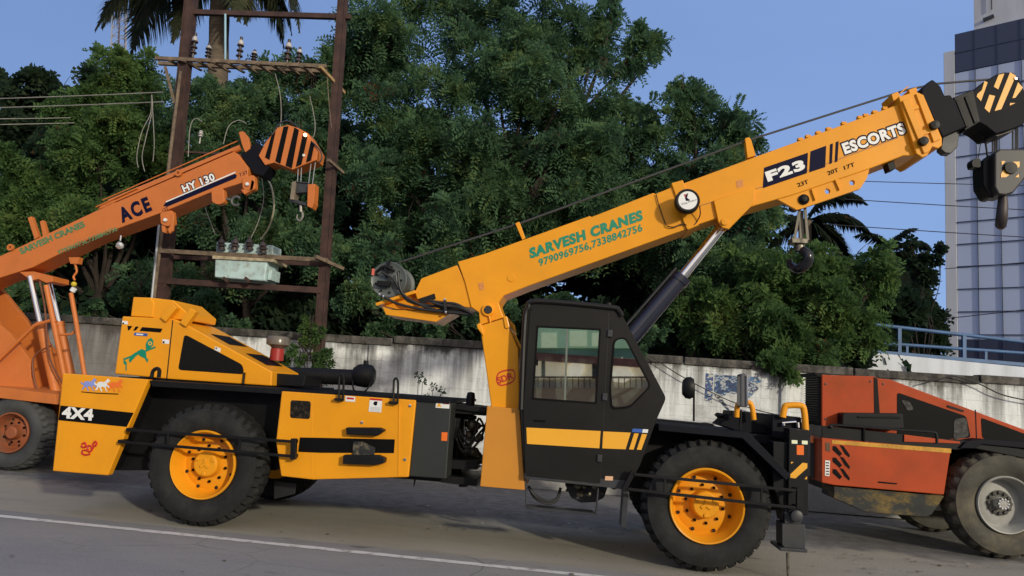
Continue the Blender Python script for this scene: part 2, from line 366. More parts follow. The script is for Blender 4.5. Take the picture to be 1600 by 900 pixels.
g.add(vv, [(2*i, 2*i+2, 2*i+3, 2*i+1) for i in range(N_)]); tag(g.build('road_line', LINEM), kind='structure')
# litter: dry leaves, paper scraps and clods on the shoulder
LITM = mat('dry_leaf_litter', (.095, .078, .052), .9, var=.6, scale=20); LITW = mat('paper_scrap', (.5, .5, .5), .8, var=.2)
g = MB()
for i in range(240):
    x = random.uniform(-5, 11); y = random.uniform(.2, 5.2) if random.random() < .75 else random.uniform(-2, .3)
    if random.random() < .55:
        q = random.choice([(3.2, 2.6), (4.3, 2.0), (7.9, .9), (8.3, .7), (2.9, 1.3), (1.8, 2.8), (7.5, 1.5), (8.8, 1.6)]); x = random.gauss(q[0], .35); y = random.gauss(q[1], .16)
    r = random.uniform(.006, .028); a = random.uniform(0, 6.3); k = 6; z = random.uniform(.003, .012)
    pts = [(x+r*random.uniform(.5, 1.2)*math.cos(a+6.28*j/k)*1.5, y+r*random.uniform(.5, 1.2)*math.sin(a+6.28*j/k), z+random.uniform(0, .006)) for j in range(k)]
    g.add(pts+[(x, y, z+.005)], [(j, (j+1) % k, k) for j in range(k)], 1 if random.random() < .10 else 0)
tag(g.build('leaf_litter', [LITM, LITW]), 'dry leaves and paper scraps strewn on the dusty road edge', kind='stuff')

# ---- boundary wall
t = NT('stained_whitewash'); X = t.xyz()
c = t.mix(t.rng(t.noise(.8, detail=8, rough=.6), .35, .68), (.72, .745, .74), (.83, .86, .85))
c = t.mix(t.rng(t.noise(2.2, detail=9, rough=.7), .50, .66, 0, .5), c, (.42, .415, .41)); c = t.mix(t.rng(t.noise(.55, (1, 1, 1.4), 9, .66), .56, .62, 0, .5), c, (.34, .335, .34))
strk = t.noise(2.0, (2.6, 1, .16), 7, .65)
hm = t.rng(X[2], 1.2, 2.45); c = t.mix(t.math('MULTIPLY', t.rng(strk, .44, .60, 0, .95), hm), c, (.12, .118, .11))
top = t.math('ADD', t.rng(X[2], 2.12, 2.50), t.math('MULTIPLY', t.math('SUBTRACT', t.noise(1.6, (1.3, 1, .7), 8, .7), .5), 2.6))
c = t.mix(t.rng(top, .42, .95, 0, .94), c, (.045, .043, .037))
lo = t.math('SUBTRACT', t.math('MULTIPLY', t.noise(2.5, detail=8), 1.1), X[2]); c = t.mix(t.rng(lo, -.25, .2, 0, .7), c, (.17, .15, .12))
c = t.mix(t.math('MULTIPLY', t.rng(t.math('ADD', X[0], t.math('MULTIPLY', t.noise(1.2), 2.2)), -1.2, -3.2), .75), c, (.095, .082, .075))
br = t.N.new('ShaderNodeTexBrick'); cmb = t.N.new('ShaderNodeCombineXYZ'); t.L.new(X[0], cmb.inputs[0]); t.L.new(X[2], cmb.inputs[1]); t.L.new(cmb.outputs[0], br.inputs[0])
br.inputs['Scale'].default_value = 1; br.inputs['Brick Width'].default_value = .42; br.inputs['Row Height'].default_value = .21; br.inputs['Mortar Size'].default_value = .007; br.inputs['Mortar Smooth'].default_value = .6
br.inputs[1].default_value = (1, 1, 1, 1); br.inputs[2].default_value = (.96, .96, .96, 1); br.inputs[3].default_value = (.84, .835, .82, 1)
c = t.mix(t.rng(t.noise(.7), .46, .62, .0, 1), c, t.mix(1.0, c, br.outputs[0], 'MULTIPLY'))
cr = t.N.new('ShaderNodeTexVoronoi'); cr.feature = 'DISTANCE_TO_EDGE'; cr.inputs['Scale'].default_value = 1.1; t.L.new(t.map((1, 1, .8)), cr.inputs[0])
WALLM = t.out(c, .92, t.math('ADD', t.noise(14, detail=8), t.math('MULTIPLY', br.outputs[1], -.5)), .5, .02)
t = NT('mildewed_concrete')
c = t.mix(t.rng(t.noise(3, detail=9, rough=.7), .36, .62), (.028, .026, .023), (.14, .13, .115)); c = t.mix(t.rng(t.noise(2.4, (3, 1, .3), 7), .48, .62, 0, .8), c, (.035, .033, .03))
COPEM = t.out(c, .95, t.noise(18, detail=8), .6, .03)
wt = thing('boundary_wall', 'long whitewashed block wall with black mildew streaks behind the cranes', 'wall', (4, 5.62, 0))
g = MB(); g.box((4, 5.64, 1.22), (42, .22, 2.44)); g.build('wall_face', WALLM, wt)
g = MB(); x = -17
while x < 25:
    l = random.uniform(1.6, 3.2); dz = random.uniform(-.04, .03)
    if not (10.36 < x+l/2 < 10.5): g.box((x+l/2, 5.62, 2.50+dz), (l-.03, .27, .14))
    x += l
o = g.build('coping', COPEM, wt, bevel=.015)
g = MB()
for px in (1226, 575): p = W(px, 640, 5.53); g.box((p.x, 5.505, 1.2), (.16, .05, 2.38))
g.build('pilaster', WALLM, wt, bevel=.01)
# torn posters
def poster(name, label, pts, cols, seed):
    t = NT(name+'_print'); n = t.noise(5+seed, (1.2, 1, 2.2), 7, .6)
    r = t.N.new('ShaderNodeValToRGB'); r.color_ramp.interpolation = 'CONSTANT'; e = r.color_ramp.elements; e[0].position = 0; e[0].color = (*[q_*.8 for q_ in cols[0]], 1); e[1].position = .41; e[1].color = (*cols[1], 1)
    for k, cc in enumerate(cols[2:]): q = e.new(.47+.055*k); q.color = (*cc, 1)
    t.L.new(n, r.inputs[0]); mt = t.out(r.outputs[0], .7)
    g = MB(); g.prism(PL(pts, 5.523), .004); tag(g.build(name, mt), label, 'poster', 'torn posters on the whitewashed wall')
bl = (.04, .09, .21); bl2 = (.08, .17, .33); pl = (.50, .50, .44); dk = (.02, .02, .03)
poster('torn_poster', 'narrow violet over blue torn poster strip on the white wall', [(1103, 583), (1115, 584), (1114, 606), (1113, 629), (1107, 627), (1101, 626), (1102, 605)], [(.16, .11, .2), (.05, .09, .26), bl, pl], 1)
poster('torn_poster', 'wide blue torn poster with pale bands beside the violet strip', [(1117, 585), (1160, 588), (1156, 612), (1148, 616), (1140, 613), (1130, 619), (1116, 612)], [bl, (.03, .04, .09), bl2, pl, bl], 2)
poster('torn_poster', 'dark ragged poster scrap peeling downward below the wide blue poster', [(1116, 617), (1126, 620), (1133, 629), (1140, 641), (1136, 640), (1124, 627)], [dk, bl, dk, pl], 4)
poster('torn_poster', 'small maroon and blue torn poster at the right of the mirror post', [(1170, 588), (1184, 590), (1191, 596), (1180, 601), (1186, 607), (1172, 621), (1168, 624)], [(.10, .03, .04), bl, pl, bl2], 3)

# ---- white parapet wall with blue rail behind it, at the right
t = NT('white_parapet_paint'); c = t.mix(t.rng(t.noise(1.5, (2.5, 1, .4), 7), .42, .68, 0, .6), (.66, .70, .76), (.42, .44, .46)); PARM = t.out(c, .9, t.noise(20), .2)
A = W(1300, 545, 8); B = W(1640, 577, 8)
pw = thing('parapet_wall', 'clean white parapet wall standing behind the stained wall at right', 'wall', (11, 8.1, 0))
g = MB(); g.prism([A, W(1700, 583, 8), (W(1700, 583, 8).x, 8, 0), (A.x, 8, 0)], .3); g.build('wall_face', PARM, pw)
rl = thing('railing', 'blue painted pipe railing along the top of the white parapet', 'railing', (11, 8.1, 2.9))
def rail3(a, b): return [W(*a, 8.1), W(*b, 8.1)]
g = MB(); g.tube(rail3((1330, 503), (1660, 541)), .04); g.build('top_rail', BLURAIL, rl)
g = MB(); g.tube(rail3((1330, 533), (1660, 556)), .035); g.build('middle_rail', BLURAIL, rl)
g = MB(); g.bar(*rail3((1310, 545), (1660, 575)), .12, .07); g.build('bottom_rail', BLURAIL, rl)
for px, ya, yb in ((1405, 512, 551), (1506, 524, 560), (1612, 536, 570)):
    g = MB(); g.bar(W(px, ya, 8.1), W(px, yb, 8.1), .07, .07, up=Vector((1, 0, 0))); g.build('post', BLURAIL, rl)
for px, ya, yb in ((1417, 540, 552), (1540, 549, 562)):
    g = MB(); g.bar(W(px, ya, 8.1), W(px, yb, 8.1), .05, .05, up=Vector((1, 0, 0))); g.build('post', BLURAIL, rl)

# ---- glass office building
bd_ = 38.0; P0 = CAM+ray(1497, 540)*bd_
def at_xy(px, py, P):       # height where the photo direction crosses the upright through P (nearest)
    d = ray(px, py); s = ((P.x-CAM.x)*d.x+(P.y-CAM.y)*d.y)/(d.x**2+d.y**2); return CAM.z+d.z*s
zt = at_xy(1500, 53, P0); Pr = WZ(1600, 29, zt); bdir = Vector((Pr.x-P0.x, Pr.y-P0.y, 0)).normalized(); bnor = Vector((bdir.y, -bdir.x, 0))
if bnor.dot(CAM-P0) < 0: bnor = -bnor
BB = thing('office_building', 'tall office block with pale blue gridded glass facade behind the boom tip', 'building', (P0.x, P0.y, 0))
def bpt(s, z, o=0.0): return Vector((P0.x, P0.y, 0))+bdir*s+Vector((0, 0, z))+bnor*o
zb0 = at_xy(1497, 530, P0); zd1 = at_xy(1499, 113, P0)
def bquad(mb, s0, s1, z0, z1, o, th=.1, mi=0): mb.prism([bpt(s0, z0, o), bpt(s1, z0, o), bpt(s1, z1, o), bpt(s0, z1, o)], -bnor*th, mi)
t = NT('facade_glass'); c = t.mix(t.noise(.25), (.40, .465, .63), (.45, .51, .66)); FAC = t.out(c, .6); t.b.inputs['Specular IOR Level'].default_value = .35
t = NT('dark_facade_band'); DFB = t.out(t.mix(t.noise(.4), (.035, .042, .075), (.05, .055, .09)), .25)
t = NT('building_render'); BRD = t.out(t.mix(t.rng(t.noise(.8, (2, 1, .3)), .4, .65, 0, .5), (.52, .53, .56), (.36, .36, .38)), .9)
t = NT('mullion_metal'); MUL = t.out(t.mix(t.noise(3), (.02, .03, .07), (.03, .04, .08)), .5)
wid = 14.0
g = MB(); bquad(g, 0, wid, -.02, zt-.1, -.12, 12); g.build('core', BRD, BB)
g = MB(); bquad(g, .02, wid, zb0, zd1-.03, 0, .1); g.build('glass_facade', FAC, BB)
g = MB(); bquad(g, .02, wid, zd1, zt, .04, .14); g.build('dark_band', DFB, BB)
g = MB(); bquad(g, .02, wid, -.02, zb0-.03, .02, .12); g.build('dark_base', DFB, BB)
pan = (WZ(1555, 300, at_xy(1525, 300, bpt(0.9, 0)))-WZ(1525, 300, at_xy(1525, 300, bpt(0.9, 0)))).length
g = MB(); s = .95
while s < wid: bquad(g, s-.014, s+.014, zb0-1, zt-.02, .075, .06); s += 1.02
rowh = (zd1-zb0)/12.2; z = zb0+rowh*.2
while z < zd1-.2: bquad(g, .03, wid, z-.014, z+.014, .07, .055); z += rowh
bquad(g, .03, wid, (zt+zd1)/2-.02, (zt+zd1)/2+.02, .07, .05)
g.build('mullion_grid', MUL, BB)
g = MB(); bquad(g, -.52, .0, -.02, zt-.9, .05, .5); g.build('corner_pilaster', BRD, BB, bevel=.02)
zp = at_xy(1518, 10, bpt(.9, 0)); g = MB(); bquad(g, .75, wid, zt-.3, zp+1.2, -1.0, 8); g.build('penthouse', BRD, BB)
g = MB(); g.tube([bpt(1.6, zp, -.9), bpt(1.6, zp+3, -.9)], .03); g.bar(bpt(1.2, zp-.5, -.9), bpt(1.7, zp-.4, -.9), .15, .15); g.build('aerial', DKS, BB)

# ---- foliage
def leaf_mat(name, a, b, yel):
    mt = bpy.data.materials.new(name); mt.use_nodes = True; N = mt.node_tree.nodes; L = mt.node_tree.links; p = N['Principled BSDF']
    g = N.new('ShaderNodeNewGeometry'); n = N.new('ShaderNodeTexNoise'); n.inputs['Scale'].default_value = 1.1; n.inputs['Detail'].default_value = 3; L.new(g.outputs['Position'], n.inputs['Vector'])
    r = N.new('ShaderNodeValToRGB'); e = r.color_ramp.elements; e[0].position = .36; e[0].color = (*a, 1); e[1].position = .60; e[1].color = (*b, 1); q = e.new(.72); q.color = (*yel, 1); q = e.new(.235); q.color = (.13, .055, .025, 1); q = e.new(.27); q.color = (*a, 1)
    ad = N.new('ShaderNodeMath'); ad.operation = 'MULTIPLY_ADD'; ad.inputs[1].default_value = .22; L.new(g.outputs['Random Per Island'], ad.inputs[0])
    sb = N.new('ShaderNodeMath'); sb.operation = 'SUBTRACT'; sb.inputs[1].default_value = .11; L.new(n.outputs['Fac'], sb.inputs[0]); L.new(sb.outputs[0], ad.inputs[2]); L.new(ad.outputs[0], r.inputs[0])
    L.new(r.outputs[0], p.inputs['Base Color']); p.inputs['Roughness'].default_value = .75; p.inputs['Specular IOR Level'].default_value = .15
    tr = N.new('ShaderNodeBsdfTranslucent'); L.new(r.outputs[0], tr.inputs[0]); mx = N.new('ShaderNodeMixShader'); mx.inputs[0].default_value = .48
    L.new(p.outputs[0], mx.inputs[1]); L.new(tr.outputs[0], mx.inputs[2]); L.new(mx.outputs[0], N['Material Output'].inputs[0]); return mt
LEAF1 = leaf_mat('feathery_leaf', (.062, .128, .074), (.105, .200, .090), (.17, .235, .085))
LEAF2 = leaf_mat('fresh_green_leaf', (.064, .126, .044), (.105, .19, .056), (.165, .225, .066))
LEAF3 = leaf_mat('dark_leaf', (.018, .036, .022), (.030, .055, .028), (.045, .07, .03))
BARK = mat('tree_bark', (.030, .022, .017), .95, var=.4, scale=8, bump=.4, bscale=20, stretch=(1, 1, .4))
def sprigs(pos, axis, L, nl, lw, ll):
    """pinnate sprays: one row of leaflet pairs down each axis -> (verts, quads)"""
    n = len(pos); axis = axis/np.linalg.norm(axis, axis=1, keepdims=True)
    h = rng.normal(size=(n, 3)); side = np.cross(axis, h); side /= np.linalg.norm(side, axis=1, keepdims=True); nor = np.cross(axis, side)
    V = []
    for k in range(nl):
        s = (k+.6)/nl
        for sg in (-1, 1):
            b = pos+axis*(L*s)[:, None]+np.array([0, 0, -1])*(L*.35*s*s)[:, None]
            l = (ll*(1-.45*abs(s-.45)))*rng.uniform(.8, 1.2, n)
            d = side*sg*.86+axis*.5+nor*rng.uniform(-.35, .35, (n, 1)); d /= np.linalg.norm(d, axis=1, keepdims=True)
            w = np.cross(d, nor+rng.normal(size=(n, 3))*.25); w /= np.linalg.norm(w, axis=1, keepdims=True)
            V.append(np.stack([b, b+d*(l*.5)[:, None]+w*(lw*.5), b+d*l[:, None], b+d*(l*.5)[:, None]-w*(lw*.5)], 1))
    V = np.concatenate(V, 0); q = len(V); return V.reshape(-1, 3), np.arange(q*4).reshape(q, 4)
def np_mesh(name, V, F, mt, parent=None):
    me = bpy.data.meshes.new(name); off = np.array(parent.location) if parent else np.zeros(3)
    me.vertices.add(len(V)); me.vertices.foreach_set('co', (V-off).astype(np.float32).ravel())
    k = F.shape[1]; me.loops.add(F.size); me.loops.foreach_set('vertex_index', F.astype(np.int32).ravel())
    me.polygons.add(len(F)); me.polygons.foreach_set('loop_start', np.arange(0, F.size, k, dtype=np.int32)); me.update(); me.validate()
    me.materials.append(mt); o = bpy.data.objects.new(name, me); SC.collection.objects.link(o)
    if parent: o.parent = parent
    return o
def crown_pts(lobes, dens, ros=6):
    P = []; A = []; S = []
    for (px, py, y, r) in lobes:
        c = np.array(W(px, py, y)); n = max(6, int(dens*r*r/ros))
        # uneven sub-clumps inside the lobe, each clump set with rosettes of sprays at its twig ends
        m_ = max(5, int(10*r)); sc_ = rng.normal(size=(m_, 3)); sc_ /= np.linalg.norm(sc_, axis=1, keepdims=True); sc_ = c+sc_*r*rng.uniform(.35, 1.05, (m_, 1))*np.array([1, 1, .85]); far_ = rng.random(m_) < .3; sc_[far_] = c+(sc_[far_]-c)*rng.uniform(1.05, 1.45, (far_.sum(), 1))
        sr = r*rng.uniform(.22, .48, m_)*np.where(far_, .45, 1); pr = sr**2/np.sum(sr**2)
        ix = rng.choice(m_, n, p=pr); d = rng.normal(size=(n, 3)); d /= np.linalg.norm(d, axis=1, keepdims=True)
        q = sc_[ix]+d*(sr[ix]*rng.uniform(.3, 1, n)**.5)[:, None]*np.array([1, 1, .7])
        o = (q-c)/r; ax = o*.5+d*.7+np.array([0, 0, .10]); ax /= np.linalg.norm(ax, axis=1, keepdims=True)
        q = np.repeat(q, ros, 0); ax = np.repeat(ax, ros, 0)
        rd = rng.normal(size=q.shape); rd /= np.linalg.norm(rd, axis=1, keepdims=True)
        P.append(q); A.append(ax*.55+rd*.85+np.array([0, 0, -.10])); S.append(np.full(len(q), min(1.0, .45+r*.62)))
    return np.concatenate(P), np.concatenate(A), np.concatenate(S)
def tree(name, label, cat, base, lobes, mt, dens=900, L=.34, nl=6, lw=.045, ll=.12, trunk=.16, group=None, limbs=True, part='crown'):
    base = Vector(base); T = thing(name, label, cat, base, group)
    P, A, S = crown_pts(lobes, dens); n = len(P)
    V, F = sprigs(P, A, L*S*rng.uniform(.6, 1.25, n), nl, lw, ll); np_mesh(part, V, F, mt, T)
    if limbs:
        g = MB(); cs = [W(a, b, c) for a, b, c, d in lobes]; mid = sum(cs, Vector())/len(cs); fork = base.lerp(mid, .45); fork.z = max(base.z+.8, min(fork.z, mid.z*.6))
        g.tube(smooth_path([base, base.lerp(fork, .5)+Vector((random.uniform(-.15, .15), 0, 0)), fork], 5), [trunk*(1-.3*i/10) for i in range(11)], 9)
        for c, lb in zip(cs, lobes):
            h = (c-fork).length; m1 = fork.lerp(c, .33)+Vector((random.uniform(-.12, .12)*h, random.uniform(-.1, .1)*h, random.uniform(.0, .1)*h)); m2 = fork.lerp(c, .7)+Vector((random.uniform(-.08, .08)*h, random.uniform(-.06, .06)*h, random.uniform(-.02, .06)*h))
            pth = smooth_path([fork, m1, m2, c], 4); g.tube(pth, [max(.010, trunk*.45*(1-i/len(pth))) for i in range(len(pth))], 6)
            for _ in range(5):
                d = Vector(rng.normal(size=3)).normalized()*lb[3]*.9; g.tube([m2.lerp(c, random.uniform(.3, 1)), c+d*.5+Vector((0, 0, .05)), c+d], [.014, .010, .005], 4)
        g.build('trunk', BARK, T)
    return T
def gb(px, y): p = W(px, 600, y); return (p.x, y, -.02)
tree('feathery_tree', 'tallest broad feathery tree standing behind the yellow boom and winch', 'tree', gb(760, 9.5),
     [(600, 60, 10, 1.25), (700, 20, 10.3, 1.3), (640, 180, 9.5, 1.25), (780, 90, 9.5, 1.35), (860, 30, 10, 1.15), (760, 220, 8.8, 1.35), (880, 150, 9.4, 1.25), (900, 260, 9, 1.25), (640, 300, 9, 1.2), (760, 350, 8.6, 1.25), (880, 360, 8.8, 1.1), (560, 130, 10.2, .9), (965, 205, 9.6, .85), (925, 75, 9.8, .7),
      (950, 30, 9.8, .34), (960, 0, 9.8, .26), (980, 88, 9.6, .36), (1006, 76, 9.6, .28), (1030, 74, 9.6, .18), (1000, 52, 9.6, .2), (970, 112, 9.6, .34), (600, 400, 8.8, 1.0), (700, 440, 8.4, .9)], LEAF1, 500, L=.54, nl=8, lw=.05, ll=.15, trunk=.22)
tree('feathery_tree', 'smaller rounded feathery tree behind the front half of the yellow boom', 'tree', gb(1080, 9),
     [(1030, 200, 9.6, .7), (1085, 165, 9.6, .62), (1130, 185, 9.5, .62), (1160, 215, 9.4, .5), (1060, 270, 9.2, .95), (1140, 280, 9.2, .8), (1000, 330, 9, .9), (1180, 330, 9, .7), (1080, 380, 8.8, 1.0), (1170, 415, 8.6, .8), (1065, 130, 9.6, .3), (1010, 170, 9.6, .3)], LEAF1, 540, L=.5, nl=8, lw=.05, ll=.14, trunk=.16)
tree('leafy_tree', 'low spreading bright green tree overhanging the wall beside the blue railing', 'tree', gb(1230, 7.2),
     [(1210, 430, 7.4, .75), (1280, 420, 7.6, .7), (1330, 410, 7.8, .6), (1365, 440, 7.6, .42), (1150, 480, 7, .65), (1230, 500, 6.7, .7), (1310, 490, 7, .65), (1180, 420, 7.6, .5), (1260, 545, 6.3, .38), (1220, 555, 6.1, .32), (1345, 520, 7.0, .42), (1110, 500, 7, .6), (1070, 470, 7.4, .6), (1228, 577, 5.44, .09), (1205, 563, 5.47, .08)], LEAF2, 760, L=.40, nl=7, lw=.05, ll=.12, trunk=.12)
tree('bushy_tree', 'bushy green tree behind the orange boom, before the lattice mast', 'tree', gb(170, 8.5),
     [(190, 120, 9, .75), (130, 160, 8.8, .8), (220, 190, 8.8, .9), (150, 240, 8.4, .95), (60, 310, 8, .95), (120, 350, 7.8, .9), (30, 270, 8.2, .8), (215, 105, 9.2, .5), (180, 95, 9.2, .4), (250, 260, 8.8, .9), (20, 370, 7.8, .8), (190, 320, 8.0, .8)], LEAF2, 950, L=.36, nl=6, lw=.055, ll=.12, trunk=.14)
tree('bushy_tree', 'dense green tree behind the transformer frame', 'tree', gb(390, 8.5),
     [(330, 190, 9.2, .95), (410, 180, 9.4, .95), (480, 190, 9.4, .9), (360, 270, 9, 1.0), (450, 290, 9, 1.0), (310, 330, 8.6, .9), (400, 380, 8.4, .9), (490, 390, 8.4, .8), (440, 120, 9.6, .6), (500, 110, 9.6, .6), (390, 140, 9.6, .5), (260, 420, 7.8, .7), (345, 150, 9.4, .6), (330, 240, 9, .8)], LEAF1, 700, L=.45, nl=7, lw=.05, ll=.13, trunk=.14)
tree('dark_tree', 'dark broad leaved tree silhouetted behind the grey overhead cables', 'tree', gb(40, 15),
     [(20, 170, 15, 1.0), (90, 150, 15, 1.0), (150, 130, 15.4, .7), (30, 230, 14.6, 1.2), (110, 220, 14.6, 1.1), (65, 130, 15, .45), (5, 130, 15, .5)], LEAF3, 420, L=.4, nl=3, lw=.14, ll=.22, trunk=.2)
# low growth along the wall top and a darker wood behind
for lab, ds, lb in (('ragged dark creeper hanging over the wall below the winch', 1900, [(560, 470, 6.3, .5), (620, 500, 6.0, .3), (700, 505, 6.0, .35), (860, 500, 6.2, .5), (950, 515, 6.1, .4), (1010, 520, 5.9, .3), (780, 500, 6.4, .5), (590, 520, 5.8, .22), (1005, 555, 5.42, .14)]),
                 ('scrubby growth over the wall top behind the orange boom and lift cylinders', 1500, [(60, 480, 6.6, .55), (140, 500, 6.4, .4), (300, 500, 6.4, .5), (330, 470, 6.6, .5), (220, 440, 6.8, .5), (30, 430, 6.8, .5), (355, 500, 5.9, .28)])):
    tree('wall_shrub', lab, 'shrub', gb(lb[3][0], 6.6), lb, LEAF1, ds, L=.24, nl=5, lw=.045, ll=.09, trunk=.05, group='creepers and shrubs on the wall', part='foliage')
low = [(x, 505+random.uniform(-15, 12)+max(0, x)*.045, 9.5+random.uniform(-.6, 1.2), .95) for x in range(-40, 1330, 62)]
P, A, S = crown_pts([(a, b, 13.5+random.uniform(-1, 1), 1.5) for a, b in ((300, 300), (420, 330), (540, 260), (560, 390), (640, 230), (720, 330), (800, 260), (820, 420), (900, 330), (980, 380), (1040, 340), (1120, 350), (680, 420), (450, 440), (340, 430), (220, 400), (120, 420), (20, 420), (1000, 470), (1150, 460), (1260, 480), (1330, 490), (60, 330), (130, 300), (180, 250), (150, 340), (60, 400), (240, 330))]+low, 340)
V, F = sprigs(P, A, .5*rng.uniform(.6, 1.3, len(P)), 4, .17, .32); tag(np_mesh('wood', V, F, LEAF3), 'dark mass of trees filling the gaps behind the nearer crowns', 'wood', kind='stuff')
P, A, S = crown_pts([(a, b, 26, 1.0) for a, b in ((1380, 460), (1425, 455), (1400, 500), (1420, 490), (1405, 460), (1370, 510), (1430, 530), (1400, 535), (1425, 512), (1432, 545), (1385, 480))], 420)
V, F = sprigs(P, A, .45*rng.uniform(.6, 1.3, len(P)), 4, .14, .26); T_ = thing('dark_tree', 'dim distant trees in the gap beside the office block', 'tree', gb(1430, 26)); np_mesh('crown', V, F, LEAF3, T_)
g = MB(); g.tube([Vector(gb(1430, 26)), W(1432, 470, 26)], .2); g.build('trunk', BARK, T_)
# thin sapling against the sky
tree('sapling', 'thin leggy sapling rising against the sky beside the office block', 'tree', gb(1435, 18), [(1425, 383, 18, .22), (1441, 398, 18, .14), (1458, 408, 18, .26), (1468, 385, 18, .14), (1437, 420, 18, .3), (1450, 430, 18, .36)], LEAF3, 650, L=.3, nl=3, lw=.11, ll=.17, trunk=.06)

# ---- coconut palms
def frond(mb, base, d0, L, droop, ll=.55, n=34, mi=0, twist=0.0):
    d = Vector(d0).normalized(); p = Vector(base); pts = [p.copy()]; st = L/n
    for i in range(n):
        d = (d+Vector((0, 0, -droop/n))).normalized(); p = p+d*st; pts.append(p.copy())
    mb.tube(pts, [.035*(1-i/(n+1))+.006 for i in range(n+1)], 5, mi)
    for i in range(3, n+1):
        t = (pts[i]-pts[i-1]).normalized(); s = t.cross(Vector((0, 0, 1))); s = s.normalized() if s.length > .05 else Vector((1, 0, 0)); up = s.cross(t)
        l = ll*math.sin(math.pi*min(1, (.18+.85*i/n)))*random.uniform(.8, 1.1)+.08
        for sg in (-1, 1):
            for q in range(3):
                b = pts[i-1].lerp(pts[i], (q+random.uniform(0, .4))/3); dd = (s*sg*.8+t*.55+up*random.uniform(-.1, .25)).normalized(); e1 = b+dd*l*.5; e2 = b+dd*l+Vector((0, 0, -l*.5)); w = t*.030
                mb.add([b-w, b+w, e1+w*1.3, e1-w*1.3, e2], [(0, 1, 2, 3), (3, 2, 4)], mi)
def palm(label, basept, top, fr, tr, mtl):
    T = thing('coconut_palm', label, 'palm', basept); g = MB(); b = Vector(basept); n = 24
    g.tube([b.lerp(top, i/n) for i in range(n+1)], [tr*(1.0-.25*i/n)*(1+.05*(i % 2)) for i in range(n+1)], 12); g.build('trunk', mat('palm_trunk', (.11, .085, .06), .9, var=.35, scale=4, stretch=(1, 1, 6), bump=.3, bscale=12), T)
    for (d, L, dr, ll) in fr:
        g = MB(); frond(g, top, d, L, dr, ll); g.build('frond', mtl, T)
    return T
PALMM = leaf_mat('palm_leaf', (.040, .050, .030), (.07, .08, .042), (.12, .11, .06))
PALMD = leaf_mat('dark_palm_leaf', (.012, .02, .012), (.02, .032, .018), (.03, .04, .02))
pt = W(345, -52, 10.3)
palm('coconut palm with thick trunk and drooping fronds behind the transformer frame', gb(335, 10.3), pt,
     [((-1, .0, .55), 4.3, 2.3, .7), ((-.75, -.2, .35), 3.4, 2.8, .75), ((-.55, .3, .2), 3.0, 2.6, .7), ((.5, -.3, .1), 2.9, 3.0, .7), ((.9, .1, .3), 3.2, 2.4, .7), ((.6, .5, .3), 3.0, 2.6, .6), ((-.2, -.5, .5), 2.6, 3.4, .65), ((.25, -.2, .0), 2.6, 2.6, .6), ((-.95, -.3, .30), 4.2, 2.3, 1.05), ((-.8, .2, .5), 4.4, 3.0, 1.05), ((-.6, -.3, .25), 3.6, 3.3, 1.05), ((-.45, -.2, .1), 3.2, 2.8, .9), ((-.6, -.4, -.05), 3.0, 2.0, .9), ((.7, .0, .2), 3.2, 2.6, .9), ((.35, -.3, .0), 3.0, 2.4, .9), ((1, -.1, .5), 3.8, 2.6, .9)], .33, PALMM)
palm('coconut palm peeping out from behind the boom lug bracket at right', gb(1262, 13), W(1262, 345, 13),
     [((-1, 0, .3), 2.4, 1.6, .6), ((1, 0, .5), 1.9, 1.3, .5), ((.8, .2, -.1), 1.8, 1.4, .6), ((.4, 0, .9), 2.0, 2.2, .6), ((-.6, .2, -.2), 2.2, 1.4, .6), ((.5, -.2, -.4), 1.9, .9, .5), ((.1, .1, -.3), 1.8, 1, .5)], .15, PALMD)
palm('small dark palm in the distance left of the office block', gb(1390, 22), W(1390, 396, 22),
     [((-1, 0, .4), 1.9, 1.9, .6), ((1, 0, .3), 1.9, 1.6, .6), ((.3, 0, 1), 1.6, 1.8, .6), ((-.4, 0, .9), 1.7, 2, .6), ((.9, .2, -.2), 2, 1, .6), ((-.8, .2, -.2), 2, 1, .6), ((.6, 0, .8), 1.9, 1.9, .6), ((0, -.3, -.3), 2, 1, .6)], .16, PALMD)

# ---- far lattice mast
T = thing('lattice_mast', 'slim pale lattice communication mast far behind the trees at upper left', 'tower', (W(184, 400, 70).x, 70, 0))
g = MB(); pb = [W(172, 110, 70), W(196, 110, 70)]; ptp = [W(179, -40, 70), W(199, -40, 70)]; zb = [pb[0].lerp(ptp[0], -3.2), pb[1].lerp(ptp[1], -3.2)]; dpt = Vector((0, 1.2, 0))
mst = mat('galvanised_lattice', (.30, .31, .36), .6, var=.15)
legs = [(zb[0], ptp[0]), (zb[1], ptp[1]), ((zb[0]+zb[1])/2+dpt, (ptp[0]+ptp[1])/2+dpt)]
for a, b in legs: g.bar(a, b, .13, .13)
for i in range(46):
    t0, t1 = i/46, (i+1)/46
    for j in range(3):
        a = legs[j]; b = legs[(j+1) % 3]; g.bar(a[0].lerp(a[1], t0), b[0].lerp(b[1], t1), .06, .06); g.bar(a[0].lerp(a[1], t0), b[0].lerp(b[1], t0), .06, .06)
g.build('lattice', mst, T)
g = MB(); m0 = legs[0]; 
for i in range(40): p = (legs[0][0].lerp(legs[0][1], i/40)+legs[1][0].lerp(legs[1][1], i/40))/2; q = (legs[0][0].lerp(legs[0][1], (i+1)/40)+legs[1][0].lerp(legs[1][1], (i+1)/40))/2; g.bar(p, q, .22, .1)
g.build('cable_ladder', mat('mast_cable_ladder', (.10, .08, .09), .7), T)

